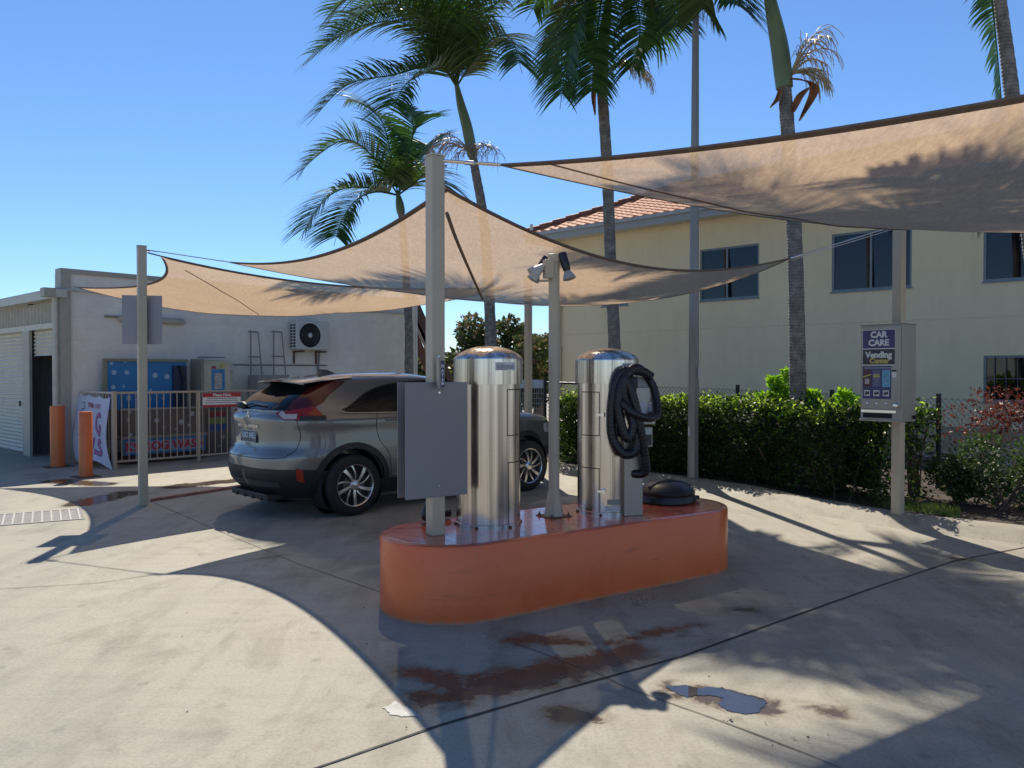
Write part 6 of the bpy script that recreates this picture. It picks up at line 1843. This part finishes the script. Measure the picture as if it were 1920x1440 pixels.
# ---- far tree
def tree(label, px, Y, zc, R_, H, nl_, seed, tan=.0, size=.22, cat='tree'):
    b = D(px, 700, Y); b.z = 0
    t_ = thing('broadleaf_tree', label, cat, b, 0)
    r = random.Random(seed); lumps = []
    for _ in range(26):
        a = r.uniform(0, 6.28); rr = R_ * math.sqrt(r.random()) * .85; z = zc + (H - zc) * r.uniform(-.9, .75) * (1 - .4 * (rr / R_) ** 2)
        lumps.append((Vector((rr * math.cos(a), rr * math.sin(a), max(.8, z))), R_ * r.uniform(.2, .34)))
    def smp(r):
        c_, rad = r.choice(lumps); d_ = Vector((r.gauss(0, 1), r.gauss(0, 1), r.gauss(0, 1))).normalized()
        return c_ + d_ * rad * (.7 + .4 * r.random()), d_
    q = MB(); leaves(q, nl_, smp, size, seed + 1, asp=1.7); cr_ = q.build('crown', tree_leaf, t_)
    if tan:
        def smp2(r):
            c_, rad = r.choice(lumps); d_ = Vector((r.gauss(0, 1), r.gauss(0, 1), abs(r.gauss(0, 1)) + .2)).normalized()
            return c_ + d_ * rad * 1.1, d_
        q = MB(); leaves(q, int(nl_ * tan), smp2, size * .9, seed + 2, asp=1.5); q.build('blossom', tan_leaf, cr_)
    q = MB(); q.tube([(0, 0, 0), (.05, 0, zc * .5), (0, 0, zc)], [.22, .17, .1], 8)
    for c_, rad in lumps[:12]: q.tube([(0, 0, zc * .6), tuple(c_ * .6 + Vector((0, 0, zc * .25))), tuple(c_)], [.08, .05, .02], 5)
    q.build('trunk', twig_m, t_)
tree('rounded tree with tan blossom tips in the gap between the shed and the yellow building', 945, 27, 2.2, 1.75, 3.75, 9000, 71, .18, .17)
tree('smaller darker tree right of the blossoming tree beside the building corner', 1010, 24.5, 1.7, .95, 3.0, 3200, 75, .12, .15)
tree('dark low tree far behind the end of the wash wall', 800, 45, 1.8, 2.2, 2.6, 2600, 79, .1, .3)
tree('low bushy tree left of the blossoming tree', 862, 26, 1.5, 1.0, 2.35, 2600, 83, .35, .16)
# ---- sloping boards beyond the wall end
bd = [((777, 572), (812, 652), .30, (.075, .04, .035), 'dark red brown sloping board, highest of three beyond the wash wall end'), ((777, 602), (808, 664), .16, (.33, .27, .21), 'grey weathered sloping board between two dark ones beyond the wash wall end'), ((777, 628), (806, 700), .22, (.10, .045, .035), 'lowest dark red sloping board beyond the wash wall end')]
for (a, b, wd, cc_, lab) in bd:
    A_, B_ = D(a[0], a[1], 22.5), D(b[0], b[1] , 22.5); A2_ = A_ + (A_ - B_) * .25; B2_ = B_ + (B_ - A_) * 1.2
    if B2_.z < 0: B2_ = B2_ + (A2_ - B2_) * (-B2_.z / (A2_.z - B2_.z))
    o = thing('sloping_board', lab, 'board', (B2_.x, B2_.y, B2_.z), 0, 'sloping timber boards')
    v_ = A2_ - B2_; x_ = v_.normalized(); n_ = Vector((0, -1, 0)); y_ = n_.cross(x_)
    mm = Matrix((x_, y_, n_)).transposed()
    MB().box(v_ / 2, (v_.length, wd, .05), 0, mm).build('plank', M('board_' + ('dark' if cc_[0] < .09 else 'pale' if cc_[0] > .2 else 'red'), cc_, .7, var=.25), o)
# ---- distant green line and hill
q = MB(); r = random.Random(5)
def smp3(r):
    x = r.uniform(-90, 60); return Vector((x, 75 + r.uniform(-3, 3) + 4 * mnoise.noise(Vector((x * .1, 0, 0))), r.random() ** 1.2 * (3.2 + 1.6 * mnoise.noise(Vector((x * .12, 3, 0))) + .8 * mnoise.noise(Vector((x * .5, 8, 0)))))), Vector((0, -.5, .6))
leaves(q, 9000, smp3, .9, 6, asp=1.5)
tag(q.build('far_trees', leafmat('far_leaf', (.03, .05, .03), (.08, .10, .06), .3)), 'far belt of dark trees on the horizon', kind='stuff')
P = []
for i in range(61):
    x = -300 + i * 10; h = 11 + 7 * mnoise.noise(Vector((x * .008, 0, 5))) + 2 * mnoise.noise(Vector((x * .03, 0, 1)))
    P.append([(x, 330, -1), (x, 345, h * .6), (x, 375, h), (x, 430, h * .8)])
tag(MB().grid(P, True).build('hill', M('hill_green', (.07, .10, .09), .95, var=.3, scale=.05)), kind='structure')
